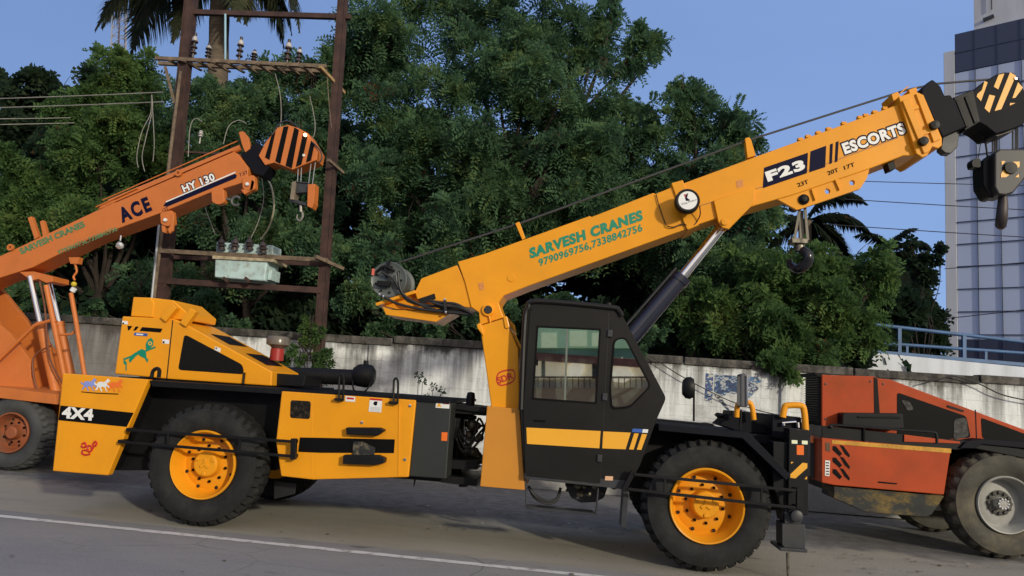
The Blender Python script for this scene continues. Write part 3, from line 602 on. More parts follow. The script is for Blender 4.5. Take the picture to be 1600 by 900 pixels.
# ---- transformer frame
FY = 4.95
T = thing('pole_structure', 'rusty steel two legged pole frame carrying the pale transformer', 'pole frame', (W(370, 600, FY).x, FY, 0))
def pole(p0, p1, w):
    a, b = W(*p0, FY), W(*p1, FY); d = (a-b)/(a.z-b.z); a = a+d*1.0; b = b-d*b.z; g = MB(); g.bar(b, a, w, w*.9, up=Vector((0, 1, 0)))
    for s in (-1, 1): g.bar(b+Vector((s*w*.5, 0, 0)), a+Vector((s*w*.5, 0, 0)), .02, w*1.15, up=Vector((0, 1, 0)))
    return g.build('pole', RUST, T)
pole((299, 0), (258, 420), .17); pole((536, 0), (505, 450), .145)
def fb(name, a, b, y, w, h, m): g = MB(); g.bar(W(*a, y), W(*b, y), w, h); return g.build(name, m, T, bevel=.006)
fb('crossbeam', (292, 19), (548, 27), FY, .09, .10, RUST)
fb('platform_beam', (243, 91), (510, 104), FY-.13, .07, .07, RUSTL); fb('platform_beam', (248, 99), (512, 112), FY+.18, .07, .07, RUSTL)
g = MB()
for i in range(11): px = 262+i*23; py = 93+i*1.1; a = W(px, py, FY-.2); g.bar(a, a+Vector((.12, .5, .02)), .05, .03)
g.build('platform_slats', RUSTL, T)
g = MB(); g.bar(W(500, 104, FY-.5), W(538, 145, FY+.3), .05, .06); g.build('end_strut', mat('raw_timber', (.30, .20, .09), .8, var=.3, scale=12), T)
g = MB(); g.bar(W(513, 250, FY-.4), W(536, 270, FY+.2), .05, .05); g.build('end_strut', RUSTL, T)
g = MB(); g.bar(W(493, 401, FY-.45), W(536, 420, FY+.2), .06, .06); g.build('end_strut', RUSTL, T)
fb('brace', (258, 104), (273, 162), FY-.14, .04, .05, RUSTL)
g = MB(); g.tube([W(282, 112, FY-.15), W(266, 240, FY-.16), W(252, 370, FY-.2), W(240, 470, FY-.2)], .032); g.build('conduit_pipe', RUSTL, T)
g = MB(); g.tube([W(249, 346, FY-.24), W(237, 468, FY-.24), W(228, 560, FY-.24)], .022); g.build('conduit_pipe', GALV, T)
fb('transformer_beam', (250, 392), (512, 407), FY-.22, .07, .08, RUSTL); fb('transformer_beam', (252, 401), (514, 414), FY+.35, .07, .08, RUST)
fb('lower_beam', (243, 438), (502, 454), FY-.05, .08, .11, RUST)
fb('crossbeam', (262, 236), (522, 250), FY+.1, .04, .04, RUST)
g = MB(); g.tube([W(352, 22, FY-.05), W(352, 94, FY-.05)], .022); g.build('vent_pipe', mat('pale_blue_pipe', (.25, .42, .52), .5), T)
for (px, pb_, ptop, r) in ((301, 90, 52, .06), (324, 93, 68, .055), (373, 95, 58, .06), (396, 97, 78, .055), (448, 100, 62, .065), (466, 101, 74, .055)):
    b = W(px, pb_, FY-.1); tp = W(px, ptop, FY-.1); h = (tp-b).length; g = MB(); pr = []
    k = 3
    for i in range(k): z = h*.15+i*h*.22; pr += [(r*.45, z), (r*1.1, z+h*.03), (r*1.0, z+h*.08), (r*.5, z+h*.12)]
    g.lathe([(0.002, 0), (r*.35, 0)]+pr+[(r*.3, h*.85), (r*.5, h*.88), (r*.45, h), (.002, h)], b, Vector((0, 0, 1)), 14); ins = g.build('insulator', CERA, T)
    g = MB(); g.lathe([(r*.62, h*.62), (r*.95, h*.70), (r*.8, h*.8), (r*.3, h*.9)], b, Vector((0, 0, 1)), 14); g.build('pale_shed', CERW, ins)
for (px, py) in ((313, 205), (312, 255)):
    b = W(px, py+10, FY+.05); g = MB(); g.lathe([(.003, 0), (.05, .02), (.03, .05), (.055, .07), (.03, .10), (.04, .13), (.003, .15)], b, Vector((0, 0, 1)), 12); g.tube([b, b-Vector((0, 0, .12))], .012); g.build('insulator', CERW, T)
# transformer
TY = FY-.30; pc = W(376, 440, TY)
R_ = thing('transformer', 'pale blue rusty topped oil transformer on the pole frame', 'transformer', pc)
g = MB(); g.prism(PL([(336, 402), (418, 407), (413, 439), (335, 433)], TY), .55); g.build('tank', TRF, R_, bevel=.02)
g = MB(); g.prism(PL([(332, 399), (428, 405), (427, 409), (332, 404)], TY-.04), .64); g.build('flange', mat('rusty_cream_flange', (.40, .34, .22), .7, var=.4, scale=10, dirt=.6, dirtcol=(.16, .07, .03), dscale=8), R_)
g = MB(); g.prism(PL([(338, 378), (427, 383), (426, 399), (337, 395)], TY+.08), .4); g.build('top_cover', TRF, R_, bevel=.02)
for px, py in ((346, 380), (366, 380), (390, 380), (411, 385)):
    b = W(px, py+10, TY+.02); g = MB(); g.lathe([(.003, 0), (.075, .0), (.05, .05), (.09, .08), (.05, .11), (.075, .14), (.04, .18), (.02, .20), (.02, .25), (.003, .25)], b, (Vector((random.uniform(-.2, .2), -.25, 1))), 14); g.build('bushing', CERA, R_)
g = MB()
for px in (420,): p = W(px, 428, TY); g.box(p+Vector((-.02, .28, .0)), (.07, .40, .2))
g.build('radiator', TRF, R_, bevel=.01)
g = MB()
for px in (350, 384): g.bar(W(px, 434, TY+.02), W(px+7, 440, TY+.02), .09, .05)
g.build('skid_foot', RUST, R_)
# wires
def cable(name, label, pts, r=.006, m=WIRE, group=None, k=6):
    g = MB(); g.tube(smooth_path(pts, k), r, 5); return tag(g.build(name, m), label, 'cable', group)
cable('jumper_cable', 'cream cable looping from the striped jib head down to the transformer', [W(413, 272, 4.6), W(424, 292, 4.5), W(428, 325, 4.5), W(420, 355, 4.6), W(407, 374, 4.66)], .016, mat('cream_cable', (.42, .40, .27), .6))
cable('jumper_cable', 'thin grey wire dropping beside the cream cable to the transformer', [W(408, 272, 4.75), W(412, 310, 4.8), W(404, 345, 4.75), W(392, 372, 4.7)], .007)
cable('jumper_cable', 'steep thin wire running from the orange boom lug to the transformer', [W(318, 318, 4.7), W(328, 345, 4.7), W(336, 366, 4.7)], .007)
cable('jumper_cable', 'left strand of the wires hanging in front of the left bushy tree', [W(237, 148, 4.8), W(235, 178, 4.8), W(222, 205, 4.8), W(214, 242, 4.8), W(216, 262, 4.8)], .007)
cable('jumper_cable', 'middle strand of the wires hanging in front of the left bushy tree', [W(237, 148, 4.82), W(238, 172, 4.82), W(228, 215, 4.82), W(222, 245, 4.82), W(226, 268, 4.82)], .007)
cable('jumper_cable', 'right strand of the wires hanging in front of the left bushy tree', [W(237, 148, 4.78), W(239, 180, 4.78), W(241, 225, 4.78), W(239, 252, 4.78)], .007)
cable('jumper_cable', 'hooked wire curving past the left pole above the orange boom', [W(316, 190, 4.8), W(305, 185, 4.8), W(297, 200, 4.8), W(294, 245, 4.8)], .008)
cable('jumper_cable', 'hooked wire curving behind the tip of the orange boom', [W(385, 193, 4.9), W(372, 188, 4.9), W(357, 198, 4.9), W(349, 225, 4.9)], .008)
cable('jumper_cable', 'wire trailing down from the platform above the striped jib head', [W(430, 115, 4.9), W(438, 150, 4.9), W(439, 190, 4.9), W(434, 215, 4.9)], .007)
cable('jumper_cable', 'curved wire drooping right of the striped jib head to the right pole', [W(484, 150, 4.9), W(492, 190, 4.9), W(490, 213, 4.9), W(480, 212, 4.9)], .007)
cable('jumper_cable', 'long wire hanging down the front of the right pole', [W(511, 115, 4.7), W(514, 160, 4.7), W(518, 200, 4.7)], .007, RUSTL)
def span(label, a, b, y0, y1, m, r=.010, sag=2):
    A = W(*a, y0); B = W(*b, y1); d = B-A; pts = [A+d*t-Vector((0, 0, sag*.01*4*t*(1-t)*d.length*.1)) for t in [i/10 for i in range(11)]]
    g = MB(); g.tube(pts, r, 5); tag(g.build('power_cable', m), label, 'cable', 'overhead power cables')
span('uppermost grey cable crossing the left trees to the transformer frame', (-30, 155), (255, 144), 5.4, 5.0, WIRE)
span('second grey cable from the top crossing the left trees', (-30, 169), (256, 159), 5.4, 5.0, WIRE)
span('third grey cable from the top, ending in the left trees', (-30, 186), (110, 184), 5.8, 7.4, WIRE)
span('lowest grey cable crossing the dark tree at far left', (-30, 195), (116, 192), 5.8, 7.4, WIRE)
span('uppermost dark cable in the sky just below the boom bracket', (1340, 283), (1660, 291), 12, 11, WIRED, .011)
span('second dark cable crossing the sky below the boom bracket', (1318, 311), (1660, 331), 12, 11, WIRED, .012)
span('third dark cable crossing the sky above the low tree', (1285, 350), (1660, 374), 12, 11, WIRED, .012)
span('dark cable rising to the right across the lower glass facade', (1476, 420), (1660, 405), 20, 18, WIRED, .014)
span('lowest dark cable across the foot of the glass facade', (1476, 498), (1660, 477), 20, 18, WIRED, .016)
cable('wall_cable', 'slack black cable drooping along the right part of the stained wall', [W(1440, 600, 5.4), W(1470, 592, 5.4), W(1492, 588, 5.4), W(1530, 600, 5.4), W(1570, 618, 5.4), W(1640, 632, 5.4)], .012, HOSE)
cable('wall_cable', 'black cable sloping down the wall behind the mirror and posters', [W(1017, 557, 5.4), W(1060, 585, 5.4), W(1110, 612, 5.4), W(1150, 630, 5.4), W(1200, 645, 5.4), W(1260, 655, 5.4)], .010, HOSE)
# weeds in front of the wall
def stalk_plant(name, label, pts, y, mtl, leafy):
    T = thing(name, label, 'plant', (W(pts[0][0], 600, y).x, y, -.01)); g = MB(); root = Vector((W(pts[0][0], 600, y).x, y, -.01)); g2 = MB()
    for (bx, tx, ty) in pts:
        tp = W(tx, ty, y); g.tube(smooth_path([root, root.lerp(tp, .6)+Vector((random.uniform(-.05, .05), 0, 0)), tp], 4), .006, 4)
        for i in range(leafy):
            d = Vector((random.uniform(-1, 1), random.uniform(-1, 1), random.uniform(-.6, .8))).normalized(); b = tp+d*random.uniform(.01, .06); l = random.uniform(.03, .06); s = d.orthogonal()*.015
            g2.add([b, b+d*l*.5+s, b+d*l, b+d*l*.5-s], [(0, 1, 2, 3)])
    g.build('stem', BARK, T); g2.build('foliage', LEAF3, T)
stalk_plant('dry_weed', 'tall spindly dry weed in front of the white wall above the yellow side box', [(660, 654, 586), (660, 660, 597), (660, 677, 606), (660, 690, 611), (660, 667, 620)], 4.6, BARK, 26)
tree('wall_shrub', 'small leafy shrub growing beside the right pole in front of the white wall', 'shrub', gb(480, 4.7), [(480, 545, 4.75, .33), (505, 560, 4.7, .24), (462, 560, 4.8, .26), (490, 520, 4.8, .26), (500, 585, 4.7, .25), (470, 590, 4.75, .25), (485, 500, 4.8, .14)], LEAF2, 2000, L=.14, nl=3, lw=.028, ll=.075, trunk=.03, part='foliage', group='creepers and shrubs on the wall')
# ---- shopfront across the road, behind the viewer (mirrored in the cab glass)
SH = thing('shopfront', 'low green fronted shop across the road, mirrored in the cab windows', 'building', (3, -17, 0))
g = MB(); g.box((3, -18.5, 2.1), (26, 3, 4.2)); g.build('wall', mat('shop_render', (.62, .6, .54), .9, var=.2), SH)
g = MB(); g.box((2, -16.9, 3.55), (20, .18, 1.1)); g.build('fascia', mat('green_fascia', (.26, .46, .34), .6, var=.3, scale=.6), SH)
g = MB(); g.box((2, -16.85, 2.85), (20, .5, .26)); g.build('awning', mat('brick_red_awning', (.34, .13, .10), .8, var=.2), SH)
def MR(px, py, o=.0): p = W(px, py, 16.9-o); return Vector((p.x, -p.y, p.z))     # a point of the shop that the cab glass mirrors
def mq(name, quads, col, o=.0, rough=.7, lit=0):
    g = MB()
    for q in quads: g.prism([MR(a, b_, o) for a, b_ in q], Vector((0, -.05, 0)))
    mt = mat('shop_'+name, col, rough, var=.15); o_ = g.build(name, mt, SH)
    if lit:  # emission added to brighten the shop in the cab glass, no lamp there
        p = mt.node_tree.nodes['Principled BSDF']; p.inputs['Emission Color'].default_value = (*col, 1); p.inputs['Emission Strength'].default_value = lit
    return o_
mq('glowing_shutter', [[(700, 557), (1100, 557), (1100, 592), (700, 592)]], (.80, .76, .62), lit=.20)  # shop shutter with an added glow in place of street lamp light
mq('glowing_fascia', [[(700, 512), (1100, 512), (1100, 544), (700, 544)]], (.32, .52, .38), .19, lit=.20)  # green fascia, its glow added to show up in the cab windows
mq('signboard', [[(846, 520), (870, 520), (870, 543), (846, 543)], [(890, 517), (917, 517), (917, 541), (890, 541)], [(925, 520), (950, 520), (950, 541), (925, 541)]], (.58, .74, .54), .22, lit=.25)  # boards on the fascia, given an added glow too
mq('tarpaulin', [[(888, 572), (904, 556), (914, 572), (908, 590), (888, 592)], [(955, 578), (972, 558), (992, 588), (975, 598), (957, 596)]], (.92, .90, .82), .15, lit=.30)  # tarpaulins glow as well, lamplight put into their material
mq('doorway', [[(846, 562), (852, 562), (852, 590), (846, 590)], [(925, 562), (934, 562), (934, 592), (925, 592)]], (.12, .12, .11), .12)
mq('railing', [[(700, 588), (1100, 588), (1100, 591), (700, 591)]]+[[(x, 591), (x+1.5, 591), (x+1.5, 606), (x, 606)] for x in range(840, 1010, 9)], (.16, .07, .05), .2)
mq('plinth', [[(700, 606), (1100, 606), (1100, 664), (700, 664)]], (.26, .20, .15), .05, lit=.12)  # faint glow added to the plinth in place of lamplight

# ================================================================== YELLOW CRANE
def make_wheel(parent, c, R, axis, tyre_m, rim_m, hub_m, width=.38, rimr=.385, lugs=36, dish=.19, nuts=10, hubr=.145, holes=True, emblem=True):
    """c = centre of the outer sidewall; axis points inwards"""
    k = R/.684; w = width/.38; A = Vector(axis); c = Vector(c)
    half = [(rimr/k, .05), (.415, .018), (.47, -.006), (.55, -.010), (.60, .008), (.618, .012), (.622, .022)]
    side = half
    tread = [(.622, .022), (.648, .045), (.673, .070), (.682, .12), (.684, .19), (.682, .26), (.673, .31), (.648, .335), (.622, .358)]
    rim = MB()
    pr = [(rimr+.004, .045), (rimr+.008, .016), (rimr-.002, .0), (rimr-.014, .004), (rimr-.018, .03), (rimr-.038, .06), (rimr-.052, dish-.01), (rimr-.075, dish+.025), (rimr-.11, dish+.012), (rimr-.16, dish-.005), (hubr+.012, dish-.005)]
    rim.lathe(pr, c, A, 56)
    rim.lathe([(rimr-.04, .30*w), (rimr+.005, .33*w), (.1, .28*w)], c, A, 32)
    u = Vector((1, 0, 0)); v = A.cross(u)
    W_ = rim.build('wheel', rim_m, parent)
    t = MB(); t.lathe([(a*k if i else a*k, b*w) for i, (a, b) in enumerate(side)], c, A, 72); t.lathe([(a*k, (.38-b)*w) for a, b in side], c, A, 72)
    def rf(i, j):
        g = (j % 4 == 0)
        if i in (1, 7): return -.035*k if g else 0
        if i in (2, 6): return -.060*k if g else 0
        if i in (3, 5): return -.045*k if (j+1) % 4 == 0 else 0
        if i == 4: return -.020*k if j % 2 else 0
        return 0
    t.lathe([(a*k, b*w) for a, b in tread], c, A, lugs*4, rf=rf, smooth=False)
    t.build('tyre', tyre_m, W_)
    h = MB(); h.lathe([(hubr+.012, dish-.005), (hubr, dish-.03), (hubr-.004, dish-.105), (hubr-.02, dish-.122), (.002, dish-.124)], c, A, 32)
    if emblem:
        for i in range(3):
            a = 2*math.pi*i/3+.52; q = c+A*(dish-.126)+u*math.cos(a)*.045+v*math.sin(a)*.045; h.bar(c+A*(dish-.126), q+(q-c-A*(dish-.126))*.3, .035, .02, up=A)
            a += 1.05; q = c+A*(dish-.124)+u*math.cos(a)*hubr*.72+v*math.sin(a)*hubr*.72; h.lathe([(.024, 0), (.022, -.012), (.002, -.013)], q, A, 10)
    h.build('hub', hub_m, W_, bevel=.004)
    if nuts:
        b = MB()
        for i in range(nuts):
            a = 2*math.pi*(i+.3)/nuts
            rr = hubr+.055; q = c+A*(dish-.008)+u*math.cos(a)*rr+v*math.sin(a)*rr; b.lathe([(.017, 0), (.017, -.02), (.009, -.03), (.002, -.03)], q, A, 6, smooth=False)
        b.build('wheel_nuts', hub_m if not holes else BLKS, W_)
    if holes:
        b = MB()
        for i in range(8):
            a = 2*math.pi*(i+.5)/8; rr = rimr-.092; q = c+A*(dish+.006)+u*math.cos(a)*rr+v*math.sin(a)*rr; b.lathe([(.020, -.006), (.002, -.007)], q, A, 10)
        b.build('hand_holes', HOLE, W_)
    return W_
CR = thing('mobile_crane', 'shiny yellow and black four wheeled articulated crane with its boom raised to the right', 'crane', (2.8, 1.2, 0))
def part(name, mb, m, bevel=.008, parent=None, label=None):
    o = mb.build(name, m, parent or CR, bevel=bevel)
    if label: o['label'] = label
    return o
AX = Vector((0, 1, 0)); FX = 5.5488
make_wheel(CR, (0, .0, .684), .684, AX, RUB, YEL, YEL, rimr=.375); make_wheel(CR, (FX, .0, .684), .684, AX, RUB, YEL, YEL, rimr=.385)
make_wheel(CR, (0, 2.42, .684), .684, -AX, RUB, YEL, YEL); make_wheel(CR, (FX, 2.42, .684), .684, -AX, RUB, YEL, YEL)
g = MB()
for x in (0, FX): g.tube([(x, .3, .684), (x, .9, .684), (x, 1.0, .684), (x, 1.4, .684), (x, 1.5, .684), (x, 2.1, .684)], [.10, .10, .24, .24, .10, .10], 16)
part('axle', g, DKS, 0)
# --- rear body
g = MB(); trap = [(98, 583), (232, 593), (168, 743), (82, 736)]; g.prism(PL(trap, -.02), .10); rp = part('counterweight_panel', g, YEL, .012)
g = MB(); g.prism(PL([(104, 590), (226, 598), (164, 735), (88, 728)], .1), 2.22); part('counterweight', g, BLK, .01)
g = MB(); g.prism(PL(trap, 2.34), .10); part('counterweight_panel', g, YEL, .012)
g = MB(); dec(g, [(94.5, 633.5), (209, 645), (198, 667), (91.2, 656.5)], -.0235); part('black_band', g, BLKS, 0, rp)
g = MB(); text_mb(g, '4X4', (96, 653), (145, 657.5), 18.5, -.0265, offset=.05, sp=1.08); part('lettering', g, WHT, 0, rp)
# three running horses
def horse(mb, x, y, s, mi):
    P = [(0, 8), (3, 4), (8, 3), (14, 4), (18, 1), (21, -3), (24, -1), (26, 2), (23, 3), (22, 7), (24, 12), (27, 14), (23, 14), (20, 11), (17, 12), (19, 18), (22, 21), (18, 20), (15, 13), (10, 12), (8, 14), (11, 19), (9, 22), (6, 15), (4, 13), (0, 19), (-3, 19), (1, 12), (0, 10), (-4, 9), (-5, 4), (-2, 6)]
    return dec(mb, [(x+a*s, y+b*s*1.05+a*s*.03) for a, b in P], -.0245-.0006*mi, mi)
g = MB(); horse(g, 130, 592.5, .82, 0); horse(g, 151, 593.5, .82, 1); horse(g, 171, 594, .82, 2); dec(g, [(126, 611.5), (150, 613.5), (186, 615), (184, 616.5), (150, 615), (128, 613)], -.0243, 3)
part('running_horses_sticker', g, [LBLUE, WHTP, ORS, BLKS], 0, rp)
g = MB()
for pth in ([(128, 694), (133, 692), (134, 698), (129, 699), (127, 696)], [(130, 703), (128, 708), (134, 711), (141, 709)], [(137, 697), (137, 704), (132, 703)], [(137, 697), (142, 697), (143, 704), (138, 706)], [(143, 704), (146, 699)], [(145, 695), (148, 690), (151, 692), (149, 697), (145, 696)]):
    q = [W(a, b, -.024) for a, b in pth]
    g.tube(smooth_path(q, 4), .011, 6)
o = part('red_emblem', g, RED, 0, rp); o.scale = (1, 1, 1)
g = MB(); g.prism(PL([(168, 600), (240, 592), (445, 607), (445, 640), (432, 735), (175, 735)], .42), .05); g.prism(PL([(232, 594), (441, 607), (440, 616), (238, 604)], .02), .42); part('rear_fender', g, BLK, .006)
g = MB(); a = W(600, 690, .6); g.box((.9, 1.2, 1.0), (3.6, 1.1, .75)); part('rear_chassis', g, BLK, .01)
g = MB(); g.prism(PL([(185, 588), (441, 605), (441, 612), (185, 596)], .3), 1.9); part('rear_deck', g, NAVYP, .006)
# hood
HY, HD = .30, .86
g = MB(); g.prism(PL([(191, 494), (270, 498), (284, 503), (425, 581), (424, 603), (260, 592), (179, 584)], HY), HD); hood = part('hood', g, YEL, .014)
g = MB(); g.prism(PL([(269.2, 500), (270.6, 500), (261.2, 592), (259.6, 592)], HY-.003), .01); part('seam', g, HOLE, 0, hood)
g = MB(); hw = rounded([(288, 522), (379, 570), (381, 585), (278, 578)], 6); g.prism(PL(hw, HY-.005), .03); part('mesh_window', g, MESHM, .002, hood)
g = MB(); g.prism(PL([(208, 464), (236, 465), (241, 474), (238, 496), (204, 494)], HY+.04), .30); P0_ = PL([(236, 465), (270, 469), (294, 490), (292, 500), (238, 497)], HY+.05); g.prism(P0_, .72); part('hood_box', g, YEL, .012, hood)
for a, b in (((275, 478), (257, 500)), ((305, 484), (288, 508))): g = MB(); g.bar(W(*a, HY-.0), W(*b, HY-.0), .09, .09, up=AX); part('lifting_post', g, YEL, .008, hood)
sa, sb = W(284, 503, HY), W(425, 581, HY); sn = Vector((-(sb-sa).z, 0, (sb-sa).x)).normalized()
if sn.z < 0: sn = -sn
g = MB()
for t0, t1 in ((.22, .44), (.62, .86)):
    g.add([sa.lerp(sb, t0)+sn*.006+AX*.22, sa.lerp(sb, t1)+sn*.006+AX*.22, sa.lerp(sb, t1)+sn*.006+AX*.72, sa.lerp(sb, t0)+sn*.006+AX*.72], [(0, 1, 2, 3)])
part('hood_vent', g, NAVYP, 0, hood)
g = MB()
dec(g, [(199, 509), (207, 509.5), (202, 516), (200, 516)], HY-.004); dec(g, [(212, 510), (217, 510.3), (212, 516.5), (208, 516.3)], HY-.004); dec(g, [(222, 511), (254, 513.5), (251, 519.5), (218, 517)], HY-.004)
part('black_slashes', g, BLKS, 0, hood)
g = MB()   # feather over a flute, two cow heads: painted in green
dec(g, [(192, 560.5), (242, 541), (243.5, 543.5), (193.5, 563)], HY-.0045); dec(g, [(228, 546), (227.5, 538), (231, 531), (236, 527.5), (239.5, 532), (239.5, 539), (235, 543.5), (230, 547)], HY-.0042)
dec(g, [(201, 563), (204, 556), (211, 551), (216, 549), (216, 553), (209, 560), (203, 567)], HY-.0042); dec(g, [(214, 549), (222, 545), (228, 549), (229, 559), (232, 562), (230, 567), (226, 560), (218, 556)], HY-.0039)
dec(g, [(193, 561), (198, 566), (198, 579), (196, 579), (196, 570), (193, 568)], HY-.0036)
part('green_flute_emblem', g, GRN, 0, hood)
g = MB(); dec(g, circ(234.5, 536.5, 3.2, 12), HY-.0050, 0); dec(g, circ(234.5, 536.5, 1.6, 10), HY-.0055, 1); part('feather_eye', g, [YEL2, GRN], 0, hood)
g = MB(); dec(g, [(210, 519.5), (231, 521), (230, 525.5), (209, 524)], HY-.004, 0); dec(g, [(213, 521), (224, 521.8), (223.5, 524), (212.5, 523.2)], HY-.0046, 1)
for q in ([(191, 501), (200, 502), (199.5, 507), (190.5, 506)], [(254, 530), (264.5, 531), (264, 537.5), (253.5, 536.5)], [(336, 541), (345, 544.5), (344, 550.5), (335, 546.5)]): dec(g, q, HY-.004, 1)
for q in ([(191.3, 504), (194, 504.2), (194, 506.2), (191, 506)], [(254.5, 533), (257.5, 533.3), (257, 536.5), (254, 536)], [(337, 542.5), (339, 543.2), (338.5, 546), (336.5, 545)]): dec(g, q, HY-.0046, 2)
part('hood_stickers', g, [BLUE, WHTP, BLKS], 0, hood)
g = MB(); g.tube(smooth_path([W(237, 590, .0), W(239, 580, .0), W(245, 576, .0), (W(249, 579, .0)), W(248, 590, .0)], 5), .022, 8); part('tie_hook', g, BLK, 0)
g = MB(); g.tube([W(382, 582, HY-.02), W(380, 600, HY-.02)], .014, 8); part('hood_latch', g, BLK, 0, hood)
g = MB(); g.prism(PL([(428, 583), (478, 587), (474, 604), (424, 602)], HY+.15), .6); part('lamp_housing', g, BLK, .01)
# air cleaner and silencer
b = W(432, 561, 1.0); g = MB(); g.lathe([(.002, 0), (.085, 0), (.085, .15), (.06, .16), (.002, .16)], b-Vector((0, 0, .02)), Vector((0, 0, 1)), 20); ac = part('air_cleaner', g, mat('red_cleaner_body', (.33, .025, .02), .4, var=.2), 0)
g = MB(); g.lathe([(.06, .12), (.10, .16), (.145, .18), (.15, .25), (.13, .285), (.05, .30), (.002, .305)], b, Vector((0, 0, 1)), 24); part('cleaner_bowl', g, mat('smoky_bowl', (.13, .11, .09), .25, var=.2), 0, ac)
sp = W(466, 588, 1.5); ep = W(556, 590, 1.5); g = MB(); g.tube([sp-Vector((.5, 0, 0)), ep], .105, 20); part('silencer', g, BLK, 0)
g = MB(); kp = W(570, 587, 1.5); g.lathe([(.002, -.16), (.10, -.15), (.145, -.09), (.155, .02), (.14, .09), (.09, .13), (.002, .135)], kp, Vector((1, 0, 0)), 24); g.tube([kp+Vector((0, 0, .13)), kp+Vector((0, 0, .20))], .035, 10); g.tube(smooth_path([kp+Vector((-.13, -.1, -.08)), kp+Vector((-.08, -.14, -.2)), kp+Vector((.06, -.14, -.2)), kp+Vector((.13, -.1, -.06))], 5), .012, 6); part('silencer_cap', g, BLK, 0)
# --- yellow side box
mb_ = [(440, 611), (650, 625), (638, 745.5), (489, 749.5), (439, 744), (431, 690)]
g = MB(); g.prism(PL(mb_, 0), .5); sbx = part('side_box', g, YEL, .012)
mf = [Vector((p.x, 4.84-p.y/1e9, p.z)) for p in PL(mb_, 0)]
g = MB(); g.prism([Vector((p.x, 1.92, p.z)) for p in PL(mb_, 0)], .5); part('side_box', g, YEL, .012)
g = MB(); g.prism(PL([(440, 607.5), (702, 626.5), (702, 631), (440, 612)], .01), 2.3); part('middle_deck', g, NAVYP, .004)
g = MB(); dec(g, [(468.5, 683.5), (500, 684), (617, 686.5), (615.5, 708), (500, 707.5), (466, 706)], -.004); part('black_band', g, BLKS, 0, sbx)
g = MB(); g.prism(PL([(486.2, 614.5), (487.6, 614.5), (487.6, 748), (486.2, 748)], -.002), .01); g.prism(PL([(622.5, 630), (625, 630), (624, 744), (621.5, 744)], -.006), .01); part('pressed_rib', g, YEL, .002, sbx)
for pts in ([(540, 668), (592, 668.5), (600, 672), (599, 674), (589, 681), (541, 679)], [(536, 711), (590, 711.5), (601, 716), (600, 724), (584, 727), (535, 725)]):
    g = MB(); g.prism(PL(pts, -.10), .12); part('step', g, BLK, .01, sbx)
g = MB(); g.prism(PL([(551, 693), (553, 690), (566, 690), (586, 700), (584, 712), (551, 711)], -.03), .03); part('step_grating', g, mat('worn_step_plate', (.02, .02, .02), .5, var=.3, dirt=.7, dirtcol=(.35, .29, .17), dscale=12), .004, sbx)
g = MB(); g.prism(PL(rounded([(454, 625), (485.5, 627), (484, 655), (453, 653)], 4), -.006), .03); part('inspection_window', g, mat('dark_inspection_glass', (.012, .010, .008), .12, var=.3, dirt=.5, dirtcol=(.12, .09, .04), dscale=22), .004, sbx)
for x0 in (529, 614):
    q = [W(x0+1, 626 if x0 < 600 else 631, -.05), W(x0+1, 594 if x0 < 600 else 600, -.05), W(x0+3, 586 if x0 < 600 else 592, -.05), W(x0+6, 586 if x0 < 600 else 592, -.05), W(x0+8, 594 if x0 < 600 else 600, -.05), W(x0+7, 626 if x0 < 600 else 631, -.05)]
    g = MB(); g.tube(smooth_path(q, 4), .0125, 8); y_ = 625 if x0 < 600 else 630; g.prism(PL([(x0-7, y_-3), (x0+5, y_-2), (x0+5, y_+2), (x0-7, y_+1)], -.07), .07); part('grab_handle', g, BLK, .002, sbx)
g = MB(); dec(g, [(540, 618.5), (555, 620), (555, 628), (539, 627)], -.004, 0); dec(g, [(542, 620.5), (553, 621.5), (553, 624.5), (541.5, 623.7)], -.0046, 1)
dec(g, [(578, 622), (597.5, 623.5), (595.5, 644.5), (576, 643)], -.004, 0); dec(g, [(578, 622), (597.5, 623.5), (597.2, 626.5), (577.8, 625)], -.0046, 1); dec(g, [(585, 627), (590, 627.5), (589, 633), (586, 634), (583, 631)], -.0046, 2)
for k in range(4): dec(g, [(578.5, 636+k*1.8), (594, 637.2+k*1.8), (594, 637.8+k*1.8), (578.5, 636.6+k*1.8)], -.0046, 3)
part('warning_stickers', g, [WHTP, RED, BLKS, GALV], 0, sbx)
g = MB(); 
for px, py in ((566, 660), (633, 718), (641, 634)): p = W(px, py, 0); g.lathe([(.016, .0), (.016, -.012), (.002, -.014)], p, AX, 12)
part('lock_button', g, CHR, 0, sbx)
g = MB(); hp = [(650.5, 625.5), (705, 630.5), (697, 748), (640, 744)]; g.prism(PL(hp, .03), .35); hg = part('hinge_panel', g, mat('hinge_black_paint', (.021, .024, .023), .5, var=.1), .008)
g = MB(); dec(g, [(681.5, 627), (702.5, 628.5), (702, 638.5), (680.5, 637)], .026, 0); dec(g, [(686, 628.5), (690, 636), (682, 635.5)], .0254, 1); dec(g, [(692, 629), (702, 629.7), (702, 632), (692, 631.3)], .0254, 2); part('warning_stickers', g, [WHTP, YEL2, RED], 0, hg)
g = MB(); dec(g, [(690, 675.5), (699.5, 675.5), (698.5, 689), (689.5, 688.5)], .026); part('reflector', g, ORS, 0, hg)
g = MB()
for a, b, w, h in (((700, 632), (764, 640), .8, .06), ((700, 640), (764, 645), .7, .05), ((698, 742), (752, 748), .8, .08), ((700, 720), (752, 722), .8, .10), ((700, 665), (720, 668), .9, .25)): p = W(*a, .75); q = W(*b, .75); g.bar(p, q, w, h)
